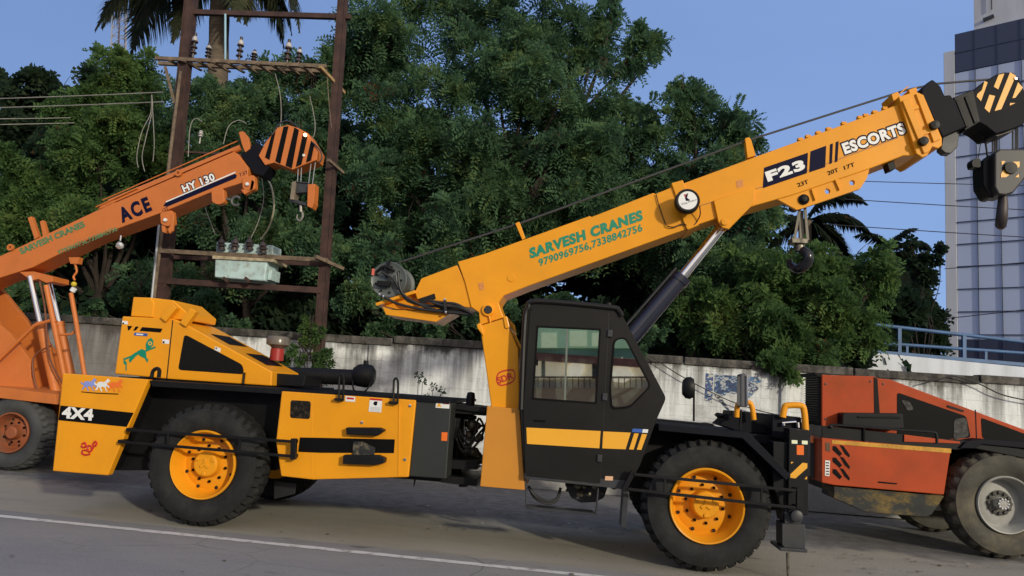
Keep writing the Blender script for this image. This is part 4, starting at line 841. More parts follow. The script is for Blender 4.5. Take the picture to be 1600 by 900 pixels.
p = W(735, 628, .75); g.lathe([(.002, .12), (.045, .11), (.055, .05), (.05, -.15), (.09, -.16), (.09, -.2), (.05, -.21), (.002, -.21)], p, Vector((0, 0, 1)), 16); g.tube([W(724, 748, .75), W(724, 760, .75)], .055, 12); g.tube([W(714, 690, .75), W(714, 750, .75)], .06, 12); g.box(W(700, 690, 1.2), (.5, .9, .8))
part('articulation_joint', g, BLK, .006)
g = MB(); rng_ = random.Random(3)
for i in range(16): g.sphere(W(rng_.uniform(712, 752), rng_.uniform(660, 715), rng_.uniform(.75, .9)), rng_.uniform(.03, .075), 10, 0, (1, .8, 1.1))
part('greasy_coupling', g, GRS, 0)
g = MB(); g.tube([W(704, 679, .6), W(726, 680, .6)], .014, 10); g.tube([W(728, 725, .6), W(756, 727, .6)], .02, 10); g.tube([W(727, 672, .6), W(726, 694, .6)], .026, 10); part('steering_rod', g, CHR, 0)
g = MB()
for k in range(4): g.tube(smooth_path([W(706+k*3, 655+k*4, .6), W(722+k*5, 706-k*6, .55), W(748, 690-k*12, .6), W(760, 660+k*5, .7)], 6), .014, 7)
part('hydraulic_hose', g, HOSE, 0)
# rear wheel guard
def guard(name, up, lo, verts, y, endl=None, endr=None):
    g = MB(); g.bar(W(*up[0], y), W(*up[1], y), .03, .030); g.bar(W(*lo[0], y), W(*lo[1], y), .03, .030)
    for v in verts: g.bar(W(*v[0], y), W(*v[1], y), .022, .022, up=AX)
    if endr: g.bar(W(*endr[0], y), W(*endr[1], y), .06, .05, up=AX)
    return part(name, g, BLK, .004)
guard('wheel_guard', ((200, 671.5), (458, 690)), ((187, 690), (458, 713)), (((263, 676), (262, 697)), ((375, 684), (374, 706))), -.10, endr=((459.5, 685), (458.5, 718)))
g = MB()
for px, py in ((200, 671.5), (187, 690), (458, 690), (458, 713)): p = W(px, py, -.1); g.box(p+Vector((0, .07, 0)), (.04, .16, .04))
part('guard_bracket', g, BLK, .004)
# mudflap behind the rear wheel
g = MB(); g.prism(PL([(428, 752), (462, 756), (460, 772), (428, 780)], .5), .03); part('mudflap', g, HOSE, .004)
# --- front chassis
g = MB(); g.prism(PL([(760, 650), (1240, 690), (1240, 772), (985, 752), (760, 745)], .72), .95); part('front_chassis', g, BLK, .01)
g = MB(); g.prism(PL([(1010, 664), (1160, 680), (1236, 748), (1236, 800), (985, 775), (985, 690)], .46), .05); part('wheel_arch_liner', g, HOLE, 0)
g = MB(); g.prism(PL([(1029, 663), (1156, 675.5), (1169, 675), (1235, 742), (1229, 751), (1160, 685), (1029, 673)], -.02), .5); fd = part('front_fender', g, NAVYP, .006)
g = MB(); g.prism(PL([(1029, 663.2), (1156, 675.7), (1240, 684), (1262, 692), (1262, 700), (1160, 690), (1029, 672.5)], .485), 1.6); part('front_deck', g, NAVYP, .006)
g = MB(); g.prism([p+Vector((0, 2.0, 0)) for p in PL([(1029, 663), (1156, 675.5), (1169, 675), (1235, 742), (1229, 751), (1160, 685), (1029, 673)], -.04)], .5); part('front_fender', g, NAVYP, .006)
g = MB(); g.prism(PL([(1124, 664), (1134, 655), (1128, 650), (1133, 646), (1142, 650), (1143, 642), (1174, 644), (1176, 656), (1206, 671), (1206, 678), (1160, 676)], .62), .5); part('battery_box', g, NAVYP, .01)
g = MB(); g.tube(smooth_path([W(1151, 652, .5), W(1152, 636, .5), W(1156, 630, .5), W(1170, 629, .5), W(1175, 636, .5), W(1178, 656, .5)], 5), .030, 12); part('grab_rail', g, YEL, 0)
g = MB(); g.tube(smooth_path([W(1223, 652, .35), W(1226, 637, .35), W(1231, 633.5, .35), (W(1250, 633.5, .35)), W(1256, 640, .35), W(1259, 672, .35)], 5), .035, 12); part('grab_rail', g, YEL, 0)
g = MB(); g.prism(PL([(1206, 650), (1210, 648), (1252, 652), (1255, 690), (1206, 684)], .4), .9); part('front_box', g, NAVYP, .012)
g = MB(); g.tube([W(1222, 661, .36), W(1244, 659.5, .36)], .014, 8); g.tube([W(1224, 661, .36), W(1224, 665, .36)], .02, 8); g.tube([W(1246, 660, .36), W(1247, 668, .36)], .02, 8); part('pipe_fitting', g, CHR, 0)
# outrigger
OY = .06
g = MB(); g.prism(PL([(1233, 669), (1264, 672), (1263, 806), (1231, 800)], OY), .22); og = part('outrigger_housing', g, BLK, .008)
g = MB(); g.prism(PL([(1208, 690), (1232, 692), (1232, 770), (1236, 815), (1224, 816), (1219, 790), (1208, 760)], OY+.05), .25); part('outrigger_bracket', g, BLK, .008)
g = MB(); g.prism(PL([(1222, 818), (1258, 820), (1258, 858), (1232, 860), (1222, 852)], OY), .24); g.prism(PL([(1226, 796), (1252, 798), (1252, 820), (1226, 820)], OY+.03), .18); p = W(1244, 806, OY); g.lathe([(.06, .0), (.065, -.03), (.04, -.04), (.002, -.04)], p, AX, 18); part('outrigger_leg', g, DKS, .006)
g = MB(); g.prism(PL([(1219, 856), (1262, 859), (1262, 864), (1219, 861)], OY-.06), .40); part('outrigger_pad', g, DKS, .006)
g = MB(); q = W(1232, 866, .02); q.z = .0; g.tube([W(1231, 864, 0), q], [.02, .012], 8); part('lock_pin', g, GRS, 0)
g = MB(); dec(g, [(1237, 687.5), (1246, 688), (1246, 693.5), (1237, 693)], OY-.004, 0); dec(g, [(1253, 688.3), (1262, 688.8), (1262, 694.5), (1253, 694)], OY-.004, 0); dec(g, [(1245, 695.5), (1256, 696), (1256, 711), (1245, 710.5)], OY-.004, 1)
dec(g, [(1235, 741), (1254, 723), (1261.5, 724), (1261.5, 731), (1243, 747.5), (1235, 746.5)], OY-.004, 2); dec(g, [(1236, 721.5), (1240, 722), (1236, 725)], OY-.004, 2); dec(g, [(1261, 744), (1261, 749), (1257, 748.5)], OY-.004, 2)
part('reflective_stickers', g, [mat('pale_reflector', (.75, .78, .55), .3), ORS, YEL2], 0, og)
guard('wheel_guard', ((990, 741), (1249, 767)), ((980, 764), (1249, 794)), (((1039, 746), (1038, 770)), ((1190, 761), (1189, 786))), -.12, endr=((1249, 764), (1248.5, 795)))
g = MB(); g.bar(W(990, 736, -.1), W(974, 767, -.1), .05, .05, up=AX)
for px, py in ((990, 741), (979, 764), (1249, 767), (1249, 794)): p = W(px, py, -.1); g.box(p+Vector((0, .08, 0)), (.04, .18, .04))
part('guard_bracket', g, BLK, .004)
# mudflap strip, hoses and step under the cab
g = MB(); g.prism(PL([(974, 766), (982, 767), (979, 826), (970, 824)], .12), .30); part('mudflap', g, DKS, .003)
g = MB()
for k in range(3): g.tube(smooth_path([W(826, 760, .4+k*.05), W(836, 774+k*2, .4), W(855, 783+k*2, .4), W(870, 779+k, .42), W(876, 762, .45)], 6), .016, 8)
part('hydraulic_hose', g, HOSE, 0)
g = MB(); g.prism(PL([(882, 756), (950, 760), (944, 778), (930, 785), (908, 786), (892, 778)], .8), .35); part('gearbox_sump', g, DKS, .02)
g = MB()
for i in range(8): g.sphere(W(rng_.uniform(880, 960), rng_.uniform(758, 772), .7), rng_.uniform(.02, .05), 8)
part('greasy_coupling', g, GRS, 0)
g = MB(); g.prism(PL([(821, 791), (926, 801.5), (931, 806), (822, 796)], .05), .20); g.tube([W(821, 748, .07), W(822, 793, .07)], .008, 6); g.tube([W(935, 756, .07), W(931, 805, .07)], .012, 6); part('cab_step', g, DKS, .003)
# --- mast
g = MB(); g.prism(PL([(750, 509), (789, 497), (793, 508), (810, 545), (812, 640), (768, 640), (757, 560)], .16), 1.05); part('mast', g, YEL, .012)
g = MB(); g.prism(PL([(761, 634.5), (812, 639), (820, 766), (750, 760)], .07), 1.2); part('mast_base', g, mat('shaded_yellow_paint', (.58, .235, .022), .5, var=.04), .008)  # darker yellow: the cab's shade on the mast base is in the colour
for pts in ([(745, 507), (750, 504), (756, 520), (755, 525), (746, 513)], [(786, 494), (792, 494), (796, 510), (794, 514), (789, 512)]): g = MB(); g.prism(PL(pts, .14), 1.1); part('mast_lug', g, YEL, .006)
g = MB(); g.plate([PL(rounded([(778, 580), (803, 575), (806, 587), (803, 598), (780, 605), (774, 594)], 10), .1565), PL(rounded([(779, 582.5), (802, 577.5), (804.5, 587), (801.5, 596), (781, 602.5), (776, 594)], 9), .1565)], .003); text_mb(g, 'SDR', (779, 600), (803, 591), 10.5, .1555, offset=.03); part('oval_badge', g, RED, 0)
# --- boom
BY, BW = .60, .50
bm1 = [(715, 409), (757, 396.5), (922, 337), (924, 339), (1021, 301), (1024, 303), (1052, 291.5), (1085, 352), (1075, 357), (825, 447), (787, 462), (781, 470), (779, 474), (787, 496), (750, 508), (748, 488), (736, 480), (726, 440)]
g = MB(); g.prism(PL(bm1, BY), BW); boom = part('boom', g, YEL, .010)
g = MB(); g.prism(PL([(1049, 286), (1067, 281), (1092, 352), (1075, 359)], BY-.03), BW+.06); part('boom_collar', g, YEL, .008, boom)
bm2 = [(1066, 287), (1240, 223), (1417, 158), (1440, 244), (1412, 243), (1360, 263), (1240, 304), (1180, 321), (1090, 351)]
g = MB(); g.prism(PL(bm2, BY+.012), BW-.024); part('boom_section', g, YEL, .010, boom)
g = MB(); g.prism(PL([(1094, 320.5), (1192, 290.8), (1400, 215), (1403, 216), (1192, 292.4), (1094, 322.2)], BY+.009), .01); part('weld_seam', g, mat('dark_seam_paint', (.42, .17, .02), .5), 0, boom)  # darker yellow line along the weld
g = MB(); g.prism(PL([(1115, 313), (1180, 293), (1178, 318), (1139, 358), (1129, 356), (1122, 346)], BY-.03), .05); g.prism(PL([(1115, 313), (1180, 293), (1178, 318), (1139, 358), (1129, 356), (1122, 346)], BY+BW-.02), .05); part('cylinder_lug', g, YEL, .008, boom)
g = MB(); p = W(1132, 347, BY-.03); g.lathe([(.042, 0), (.04, -.02), (.002, -.022)], p, AX, 20); p = W(763, 484.5, BY); g.lathe([(.075, 0), (.075, -.03), (.05, -.035)], p, AX, 24); p = W(799, 434, BY); g.lathe([(.05, 0), (.048, -.008), (.002, -.009)], p, AX, 24); g.tube([W(764, 492, BY-.02), W(769, 517, BY-.02)], .012, 6); part('pin_boss', g, YEL, .002, boom)
g = MB(); p = W(763, 484.5, BY); g.lathe([(.046, -.01), (.044, -.045), (.002, -.046)], p, AX, 20); part('pivot_pin', g, DKS, 0, boom)
g = MB(); g.prism(PL([(658, 435), (714, 414), (727, 441), (737, 481), (717, 479), (695, 471), (652, 468), (648, 456)], BY+.02), BW-.04); part('boom_tail', g, YEL, .010, boom)
g = MB(); g.prism(PL([(653, 467), (679, 458.5), (681, 467), (656, 476)], BY+.012), .02); part('tail_opening', g, HOLE, 0, boom)
g = MB(); g.plate([PL([(586, 473.5), (648, 453), (649, 458), (588, 478)], BY-.02)], BW+.04); g.prism(PL([(597, 479), (613, 484), (670, 486), (708, 487), (681, 503), (603, 492)], BY-.015), BW+.03); g.plate([PL([(590, 476), (612, 468), (650, 456), (660, 470), (700, 480), (668, 485), (620, 483)], BY+.12)], .02); part('winch_tray', g, YEL, .006, boom)
# winch
wc = W(607, 437, BY+.02); g = MB()
g.lathe([(.002, -.01), (.08, -.01), (.10, .005), (.20, .01), (.215, .0), (.225, .01), (.225, .04), (.19, .05), (.19, .44), (.225, .45), (.225, .48), (.002, .49)], wc, AX, 40); wn = part('winch_drum', g, mat('winch_grey_steel', (.11, .125, .12), .45, metal=.2, var=.25), 0, boom)
g = MB()
for i in range(9): a = i*.7; g.lathe([(.014, -.0), (.014, -.02), (.002, -.022)], wc+Vector((.16*math.cos(a), 0, .16*math.sin(a))), AX, 8)
g.bar(wc+Vector((.0, -.03, .24)), wc+Vector((-.02, -.03, .02)), .03, .03); g.box(wc+Vector((-.04, -.05, -.06)), (.16, .07, .06)); g.tube(smooth_path([wc+Vector((-.15, -.03, .08)), wc+Vector((-.05, -.06, .15)), wc+Vector((.08, -.05, .10))], 5), .02, 8); part('winch_motor', g, BLK, .003, boom)
g = MB(); p = wc+Vector((-.19, -.03, .08)); g.box(p, (.03, .02, .08)); part('winch_label', g, mat('salmon_tag', (.6, .13, .09), .5), 0, boom)
g = MB()
for k, q in enumerate(([(596, 425), (616, 438), (630, 462), (645, 473), (690, 480), (722, 486), (742, 489)], [(622, 425), (626, 452), (640, 468), (680, 484), (735, 489)], [(596, 462), (620, 474), (652, 482), (690, 487), (740, 492)], [(672, 470), (690, 473), (712, 475), (733, 486)], [(676, 473), (694, 478), (716, 480), (738, 490)])):
    g.tube(smooth_path([W(a, b, BY-.05-.012*k) for a, b in q], 6), .017, 8)
g.bar(W(695, 468, BY-.11), W(696.5, 488, BY-.11), .03, .03); part('boom_hose', g, HOSE, 0, boom)
g = MB()
for px, py in ((695, 468), (696.5, 488), (593, 460), (599, 463)): g.sphere(W(px, py, BY-.12), .018, 8)
part('hose_fitting', g, CHR, 0, boom)
# rope guides and rope
for q in ([(805, 349), (811, 346), (813, 350), (821, 372), (816, 375)], [(1164, 216), (1171, 214), (1174, 219), (1181, 243), (1168, 247)]): g = MB(); g.prism(PL(q, BY+.2), .10); part('rope_guide', g, YEL, .006, boom)
g = MB(); rp_ = [W(612, 414, BY+.25), W(812, 349, BY+.25), W(1170, 219, BY+.25), W(1415, 141, BY+.25), W(1462, 131, BY+.25), W(1545, 124, BY+.25)]
for a, b in zip(rp_, rp_[1:]): g.tube([a, b], .013, 6)
part('hoist_rope', g, CABLE, 0, boom)
g = MB()
for px in (1250, 1262, 1278, 1294, 1318, 1343, 1352, 1366, 1382): py = 223-(px-1240)*.3672; g.box(W(px, py-1, BY+.1), (.06, .06, .035))
g.prism(PL([(1393, 147), (1403, 143), (1407, 150), (1396, 158)], BY+.05), .3); g.prism(PL([(1420, 140), (1432, 136), (1434, 145), (1422, 148)], BY+.05), .3); g.bar(W(1406, 146, BY+.2), W(1419, 135, BY+.2), .015, .015); part('top_block', g, YEL, .004, boom)
# boom head collar
g = MB(); col_ = [(1404, 151), (1431, 143), (1443, 148), (1472, 216), (1472, 227), (1466, 232), (1457, 229), (1449, 243), (1441, 246), (1437, 243), (1432, 240)]
g.prism(PL(col_, BY-.05), BW+.10); bh = part('boom_head', g, YEL, .008, boom)
g = MB(); g.prism(PL([(1410, 157), (1421, 153), (1453, 236), (1444, 240)], BY-.075), .03); g.prism(PL([(1431, 146), (1441, 148), (1470, 217), (1459, 222)], BY-.075), .03); g.prism(PL([(1418, 168), (1434, 163), (1437, 169), (1420, 175)], BY-.07), .02); g.prism(PL([(1436, 205), (1455, 199), (1457, 206), (1440, 213)], BY-.07), .02); part('head_rib', g, YEL, .006, bh)
g = MB()
for px, py in ((1441, 222), (1458, 197)): p = W(px, py, BY-.07); g.lathe([(.055, 0), (.05, -.06), (.002, -.065)], p, AX, 14)
part('head_roller', g, BLK, 0, bh)
g = MB(); g.prism(PL([(1386, 255), (1397, 251), (1400, 263), (1390, 267)], BY+.1), .14); part('limit_switch', g, BLK, .006, boom)
g = MB(); g.prism(PL([(1440, 148), (1441, 138), (1448, 130), (1457, 124), (1460, 126), (1470, 135), (1476, 149), (1485, 148), (1493, 158), (1509, 198), (1473, 214)], BY-.01), BW+.02); part('black_boom_section', g, NAVYP, .012, boom)
g = MB(); g.prism(PL([(1473, 214), (1500, 202), (1497, 229), (1486, 240), (1477, 239), (1470, 233)], BY+.1), .12); part('section_ear', g, DKS, .01, boom)
g = MB(); g.prism(PL([(1490, 152), (1521, 140), (1532, 190), (1508, 204)], BY+.03), BW-.06); g.prism(PL([(1493, 157), (1497, 155), (1514, 197), (1510, 200)], BY+.015), .03); g.prism(PL([(1507, 151), (1512, 149), (1528, 190), (1523, 193)], BY+.015), .03); part('inner_boom_section', g, BLK, .008, boom)
hd_ = [(1519, 143), (1538, 127), (1557, 116), (1570, 112.5), (1583, 113), (1592, 121), (1600, 140), (1612, 158), (1607, 185), (1598, 195), (1578, 203), (1556, 209), (1541, 197), (1528, 190)]
g = MB(); g.prism(PL(hd_, BY+.05), BW-.10); jh = part('jib_head', g, NAVYP, .012, boom)
def z3(l): return [(1380+a/7.26, 90+b/7.26) for a, b in l]
g = MB()
for q in ([(1150, 265), (1185, 280), (1110, 495), (1060, 440), (1070, 410), (1118, 372)], [(1310, 195), (1375, 180), (1305, 360), (1255, 330)], [(1205, 420), (1270, 435), (1205, 625), (1150, 575)], [(1440, 165), (1505, 205), (1340, 585), (1265, 605)], [(1530, 280), (1585, 340), (1500, 455), (1465, 460)], [(1440, 515), (1500, 515), (1435, 545)]): dec(g, z3(q), BY+.045)
part('yellow_slashes', g, YEL2, 0, jh)
g = MB(); g.lathe([(.02, 0), (.018, -.015), (.002, -.016)], W(1586, 123, BY+.05), AX, 12); part('head_bolt', g, CHR, 0, jh)
g = MB(); g.prism(PL([(1538, 196), (1556, 209), (1578, 203), (1590, 197), (1580, 207), (1558, 214), (1544, 207)], BY+.12), .26); part('head_sheave', g, mat('oily_sheave', (.03, .022, .02), .5), .01, jh)
# lug bracket under the boom
g = MB(); br_ = [(1216, 311), (1245, 328), (1254, 325.5), (1343, 295.5), (1357, 264)]
for y_ in (BY+.03, BY+.40): g.plate([PL([(1214, 311), (1240, 303), (1300, 283), (1359, 262), (1355, 278), (1344, 295), (1254, 325.5), (1245, 328)], y_), PL(circ(1293, 299, 4.2, 14), y_), PL(circ(1331.5, 285.5, 4.2, 14), y_)], .05)
part('load_bracket', g, YEL, .004, boom)
g = MB(); g.prism(PL([(1268, 295), (1273, 293), (1274, 313), (1270, 302)], BY+.0), .06); g.prism(PL([(1305, 281), (1311, 279), (1312, 297), (1308, 288)], BY+.0), .06); part('bracket_gusset', g, YEL, 0, boom)
g = MB(); p = W(1255.5, 312, BY+.03); g.lathe([(.055, .42), (.062, -.02), (.03, -.05), (.002, -.052)], p, AX, 20); part('bracket_pin', g, BLK, 0, boom)
# boom decals
DY = BY-.004
g = MB(); text_mb(g, 'SARVESH CRANES', (829, 404.5), (1007.5, 343), 16.5, DY, offset=.06, shear=.2, sp=1.13); part('lettering', g, GRN, 0, boom); g = MB(); text_mb(g, '9790969756,7338842756', (844, 416), (1005, 360.5), 11.8, DY, offset=.028, shear=.2, sp=1.08); part('lettering', g, GRN, 0, boom)
D2 = BY+.008
g = MB(); dec(g, [(1194, 262), (1262.5, 238.5), (1261, 270.5), (1192, 294)], D2, 0); dec(g, [(1266.5, 236.5), (1291, 227.5), (1289.5, 261), (1264.5, 269.2)], D2, 0)
dec(g, [(1297, 225.5), (1301.5, 223.8), (1300, 255), (1295.8, 256.6)], D2, 0); dec(g, [(1306, 222), (1310.5, 220.3), (1308.6, 252.3), (1304.4, 253.8)], D2, 0)
text_mb(g, 'F23', (1200, 284.5), (1259.5, 264), 16.5, D2-.003, 1, offset=.055, sp=1.14)
text_mb(g, 'ESCORTS', (1320.5, 241.5), (1416.5, 208), 18.5, D2, 0, offset=.115, grow=.10, sp=1.12); text_mb(g, 'ESCORTS', (1320.5, 241.5), (1416.5, 208), 18.0, D2-.003, 1, offset=.05, sp=1.12)
text_mb(g, '23T', (1247, 292.5), (1264, 286.5), 6.5, D2, 2, offset=.02); text_mb(g, '20T', (1294, 274), (1311, 268), 6.5, D2, 2, offset=.02); text_mb(g, '17T', (1320, 265.5), (1336.5, 259.5), 6.5, D2, 2, offset=.02)
part('model_lettering', g, [NAVY, WHT, BLKS], 0, boom)
g = MB(); dec(g, [(747, 443), (755, 440.5), (757, 452), (749.5, 454)], DY, 0); dec(g, [(1150, 283), (1160, 280), (1161.5, 291), (1152, 294)], D2, 0); part('sun_print', g, mat('tan_sticker', (.60, .23, .06), .6, var=.2, scale=60), 0, boom)
# cable reel
g = MB(); rc = W(1074.5, 313.5, BY-.26); g.lathe([(.002, 0), (.105, -.0), (.108, -.01), (.13, -.012), (.142, .005), (.145, .09), (.135, .13), (.06, .14), (.06, .24), (.002, .24)], rc, AX, 36); reel = part('cable_reel', g, BLK, 0, boom)
g = MB(); g.lathe([(.002, -.004), (.108, -.004)], rc+Vector((0, -.008, 0)), AX, 36); g2 = MB(); RY = rc.y-.015
part('reel_face', g, WHT, 0, boom)
g = MB(); dec(g, [(1068.5, 304), (1071.5, 303), (1072.5, 310), (1071.5, 310)], RY, 1); dec(g, [(1072.5, 303), (1075.5, 301.5), (1073.5, 309), (1079, 313), (1072.5, 314), (1070.5, 310)], RY, 0); text_mb(g, 'Klug Avalon', (1066, 321), (1089, 313.5), 3.6, RY, 2, offset=.0); part('reel_logo', g, [NAVY, RED, mat('grey_print', (.2, .2, .2), .6)], 0, boom)
g = MB(); g.tube(smooth_path([W(1093, 322, BY-.15), W(1094, 335, BY-.1), W(1089, 346, BY-.04), W(1084, 352, BY-.03)], 5), .007, 6); g.tube(smooth_path([W(1042, 353, BY-.03), W(1052, 355, BY-.03), W(1066, 350, BY-.03), W(1073, 352, BY-.03)], 5), .007, 6); g.tube(smooth_path([W(1025, 303, BY-.02), W(1030, 322, BY-.02), W(1041, 353, BY-.02)], 5), .006, 6); part('reel_wire', g, HOSE, 0, boom)
g = MB(); g.prism(PL([(1064, 330), (1092, 324), (1091, 352), (1074, 358), (1068, 345)], BY-.034), .03); part('reel_bracket', g, YEL, .003, boom)
# lift cylinder
CY = BY+BW/2
g = MB(); a = W(1128, 354, CY); b = W(1066, 432, CY); c = W(985, 528, CY); low = c+(c-b)*1.1; g.tube([b, low], .105, 24); g.tube([b+(a-b).normalized()*.0, b+(b-a).normalized()*.08], .12, 24); lc = part('lift_cylinder', g, mat('cylinder_navy_black', (.014, .016, .032), .25, coat=.4), 0)
g = MB(); g.tube([a, b], .062, 24); part('chrome_rod', g, CHR, 0, lc)
g = MB(); o_ = Vector((-.08, -.02, .10)); g.tube([b+o_, c+o_*1.1, low+o_], .018, 8); part('hydraulic_hose', g, HOSE, 0, lc)
g = MB(); g.lathe([(.07, -.12), (.07, .12)], a, AX, 18); part('rod_eye', g, YEL, 0, lc)
# --- cab
KY, KW = -.01, .66
cab_o = rounded([(813, 640), (819, 507), (825, 480), (840, 470), (952, 479.5), (968, 484), (1041, 622), (1024, 660), (1000, 727), (985, 752), (978, 764), (820, 746)], 6, 3)
win = rounded([(840, 510), (937.5, 515), (931, 630), (832.5, 623)], 1.5, 2)
qw = rounded([(961, 532), (976, 528), (1015, 603), (984, 634), (957, 637), (955, 610)], 7, 4)
g = MB(); g.plate([PL(cab_o, KY), PL(win, KY), PL(qw, KY)], .035)
cw = PL(cab_o, KY); cwf = [p+AX*KW for p in cw]
g.plate([cwf, [p+AX*KW for p in PL(win, KY)], [p+AX*KW for p in PL(qw, KY)]], -.035)
n = len(cw)
for i in range(n):
    a, b = cw[i], cw[(i+1) % n]; pm = (a+b)/2
    # windscreen faces stay open: sloped front between the roof and the knee
    if a.x > W(966, 486, KY).x and b.x > W(966, 486, KY).x and min(a.z, b.z) > W(1040, 628, KY).z-.02 and abs(a.z-b.z) > .3: continue
    g.add([a, b, b+AX*KW, a+AX*KW], [(0, 1, 2, 3)])
cab = part('cab', g, CABM, 0)
g = MB(); i0 = W(969, 487, KY); i1 = W(1040, 620, KY); nn = Vector((1, 0, .5)); g.add([i0+AX*.03, i1+AX*.03, i1+AX*(KW-.03), i0+AX*(KW-.03)], [(0, 1, 2, 3)]); part('windscreen', g, GLS, 0, cab)
g = MB(); rim_ = [(814, 640), (819.5, 507), (825, 481), (840, 470.5), (952, 480), (966, 484.5), (972, 494)]
g.tube(smooth_path(PL(rim_, KY-.01), 4), .030, 8); part('roof_gutter', g, CABM, 0, cab)
def frame_strip(mb, outer, inner, y, th): mb.plate([PL(outer, y), PL(inner, y)], th)
dr = rounded([(828, 489), (834, 479.5), (952, 489), (950, 540), (938, 756), (821, 744), (817.5, 640)], 4, 3)
dri = rounded([(840, 510), (937.5, 515), (931, 630), (832.5, 623)], 1.5, 2)
g = MB(); frame_strip(g, dr, dri, KY-.016, .014); door = part('door', g, CABM, .003, None)
g = MB(); g.plate([PL(rounded([(838.5, 508.5), (939, 513.5), (932.5, 631.5), (831, 624.5)], 2, 2), KY-.020), PL(rounded([(841, 511.5), (936, 516), (929.5, 628.5), (834, 621.5)], 2, 2), KY-.020)], .012); part('window_seal', g, BLKS, 0, door)
g = MB(); g.prism(PL([(840, 510), (937.5, 515), (931, 630), (832.5, 623)], KY-.004), .005); part('door_glass', g, GLS, 0, door)
g = MB(); g.prism(PL([(885, 513), (888, 513), (884, 627), (881, 627)], KY-.014), .012); part('glass_divider', g, mat('divider_strip', (.14, .16, .14), .4), 0, door)
g = MB(); g.plate([PL(rounded([(959, 530), (977, 525.5), (1018, 603), (985, 637.5), (955, 640), (952.5, 610)], 8, 4), KY-.012), PL(qw, KY-.012)], .014); part('window_seal', g, BLKS, 0, cab)
g = MB(); g.prism(PL(qw, KY+.008), .005); part('quarter_glass', g, GLS, 0, cab)
g = MB(); dec(g, [(822.5, 668), (938.5, 673.5), (936.5, 700.5), (823.5, 693.5)], KY-.0195); part('yellow_band', g, YEL2, 0, door)
g = MB(); dec(g, [(941.5, 674), (985.5, 676), (977.5, 702), (939.5, 700.5)], KY-.003); dec(g, [(991, 677), (998, 677.5), (990, 702.5), (983, 702)], KY-.003); dec(g, [(1003, 678), (1011, 678.5), (1002, 703), (995, 702.5)], KY-.003); part('yellow_band', g, YEL2, 0, cab)
g = MB(); dec(g, [(989, 669.5), (1004, 670.5), (1003, 676), (987, 675)], KY-.003, 0); dec(g, [(1004.5, 670.5), (1013, 671), (1012, 676.5), (1003.5, 676)], KY-.003, 1); part('cab_sticker', g, [BLUE, WHTP], 0, cab)
g = MB(); g.prism(PL([(834, 655.5), (852, 656.5), (852, 659.5), (834, 658.5)], KY-.028), .012); g.prism(PL([(838, 562), (841, 562), (840.5, 571), (837.5, 571)], KY-.02), .01); g.prism(PL([(927, 568), (930.5, 568), (930, 577), (926.5, 577)], KY-.02), .01); part('door_handle', g, BLKS, .002, door)
for px, py in ((953, 521), (945, 620), (937, 716)): g = MB(); g.box(W(px, py, KY-.02), (.05, .04, .075)); part('hinge', g, DKS, .004, door)
g = MB(); g.prism(PL([(945.5, 744), (958, 744.5), (957.5, 751), (945, 750.5)], KY-.02), .02); part('side_marker', g, mat('amber_marker_lens', (.7, .42, .25), .2), .002, cab)
g = MB(); g.prism(PL([(819, 739.5), (940, 748), (980, 751), (978, 765), (820, 748)], KY-.012), .02); part('sill', g, DKS, .004, cab)
g = MB(); g.lathe([(.02, 0), (.035, .02), (.03, .04), (.002, .05)], W(951, 479, .2), Vector((0, 0, 1)), 12); part('roof_bolt', g, CABM, 0, cab)
# interior
g = MB(); sb_ = W(858, 610, .3); g.prism([Vector((p.x, .12, p.z)) for p in PL([(848, 592), (866, 590), (872, 640), (846, 650)], .3)], .42); g.prism([Vector((p.x, .1, p.z)) for p in PL([(846, 640), (915, 640), (915, 656), (846, 656)], .3)], .46); st = part('seat', g, mat('plastic_wrapped_seat', (.05, .052, .055), .2, var=.4, coat=.8), .03, cab)
g = MB(); g.prism([Vector((p.x, .22, p.z)) for p in PL([(855, 586), (865, 585), (868, 594), (854, 596)], .3)], .22); part('headrest', g, BLKS, .02, st)
g = MB(); hw_ = W(965, 618, .33); ax_ = Vector((-.5, 0, .85)).normalized(); u_ = Vector((0, 1, 0)); v_ = ax_.cross(u_); g.tube([hw_+(u_*math.cos(a)+v_*math.sin(a))*.19 for a in [i*.2618 for i in range(24)]], .014, 6, closed=True); g.tube([hw_, hw_-ax_*.4], .03, 8); g.bar(hw_-u_*.18, hw_+u_*.18, .03, .015); part('steering_wheel', g, BLKS, 0, cab)
g = MB(); g.prism([Vector((p.x, .06, p.z)) for p in PL([(955, 640), (1020, 640), (1010, 690), (955, 690)], .1)], .5); part('dashboard', g, CABM, .02, cab)
g = MB(); dec(g, [(891, 616), (917, 617), (916.5, 628), (890.5, 627)], .02, 0); dec(g, [(871, 543), (878.5, 543.5), (877.5, 570), (870.5, 569.5)], .03, 0); part('paper_notice', g, WHTP, 0, cab)
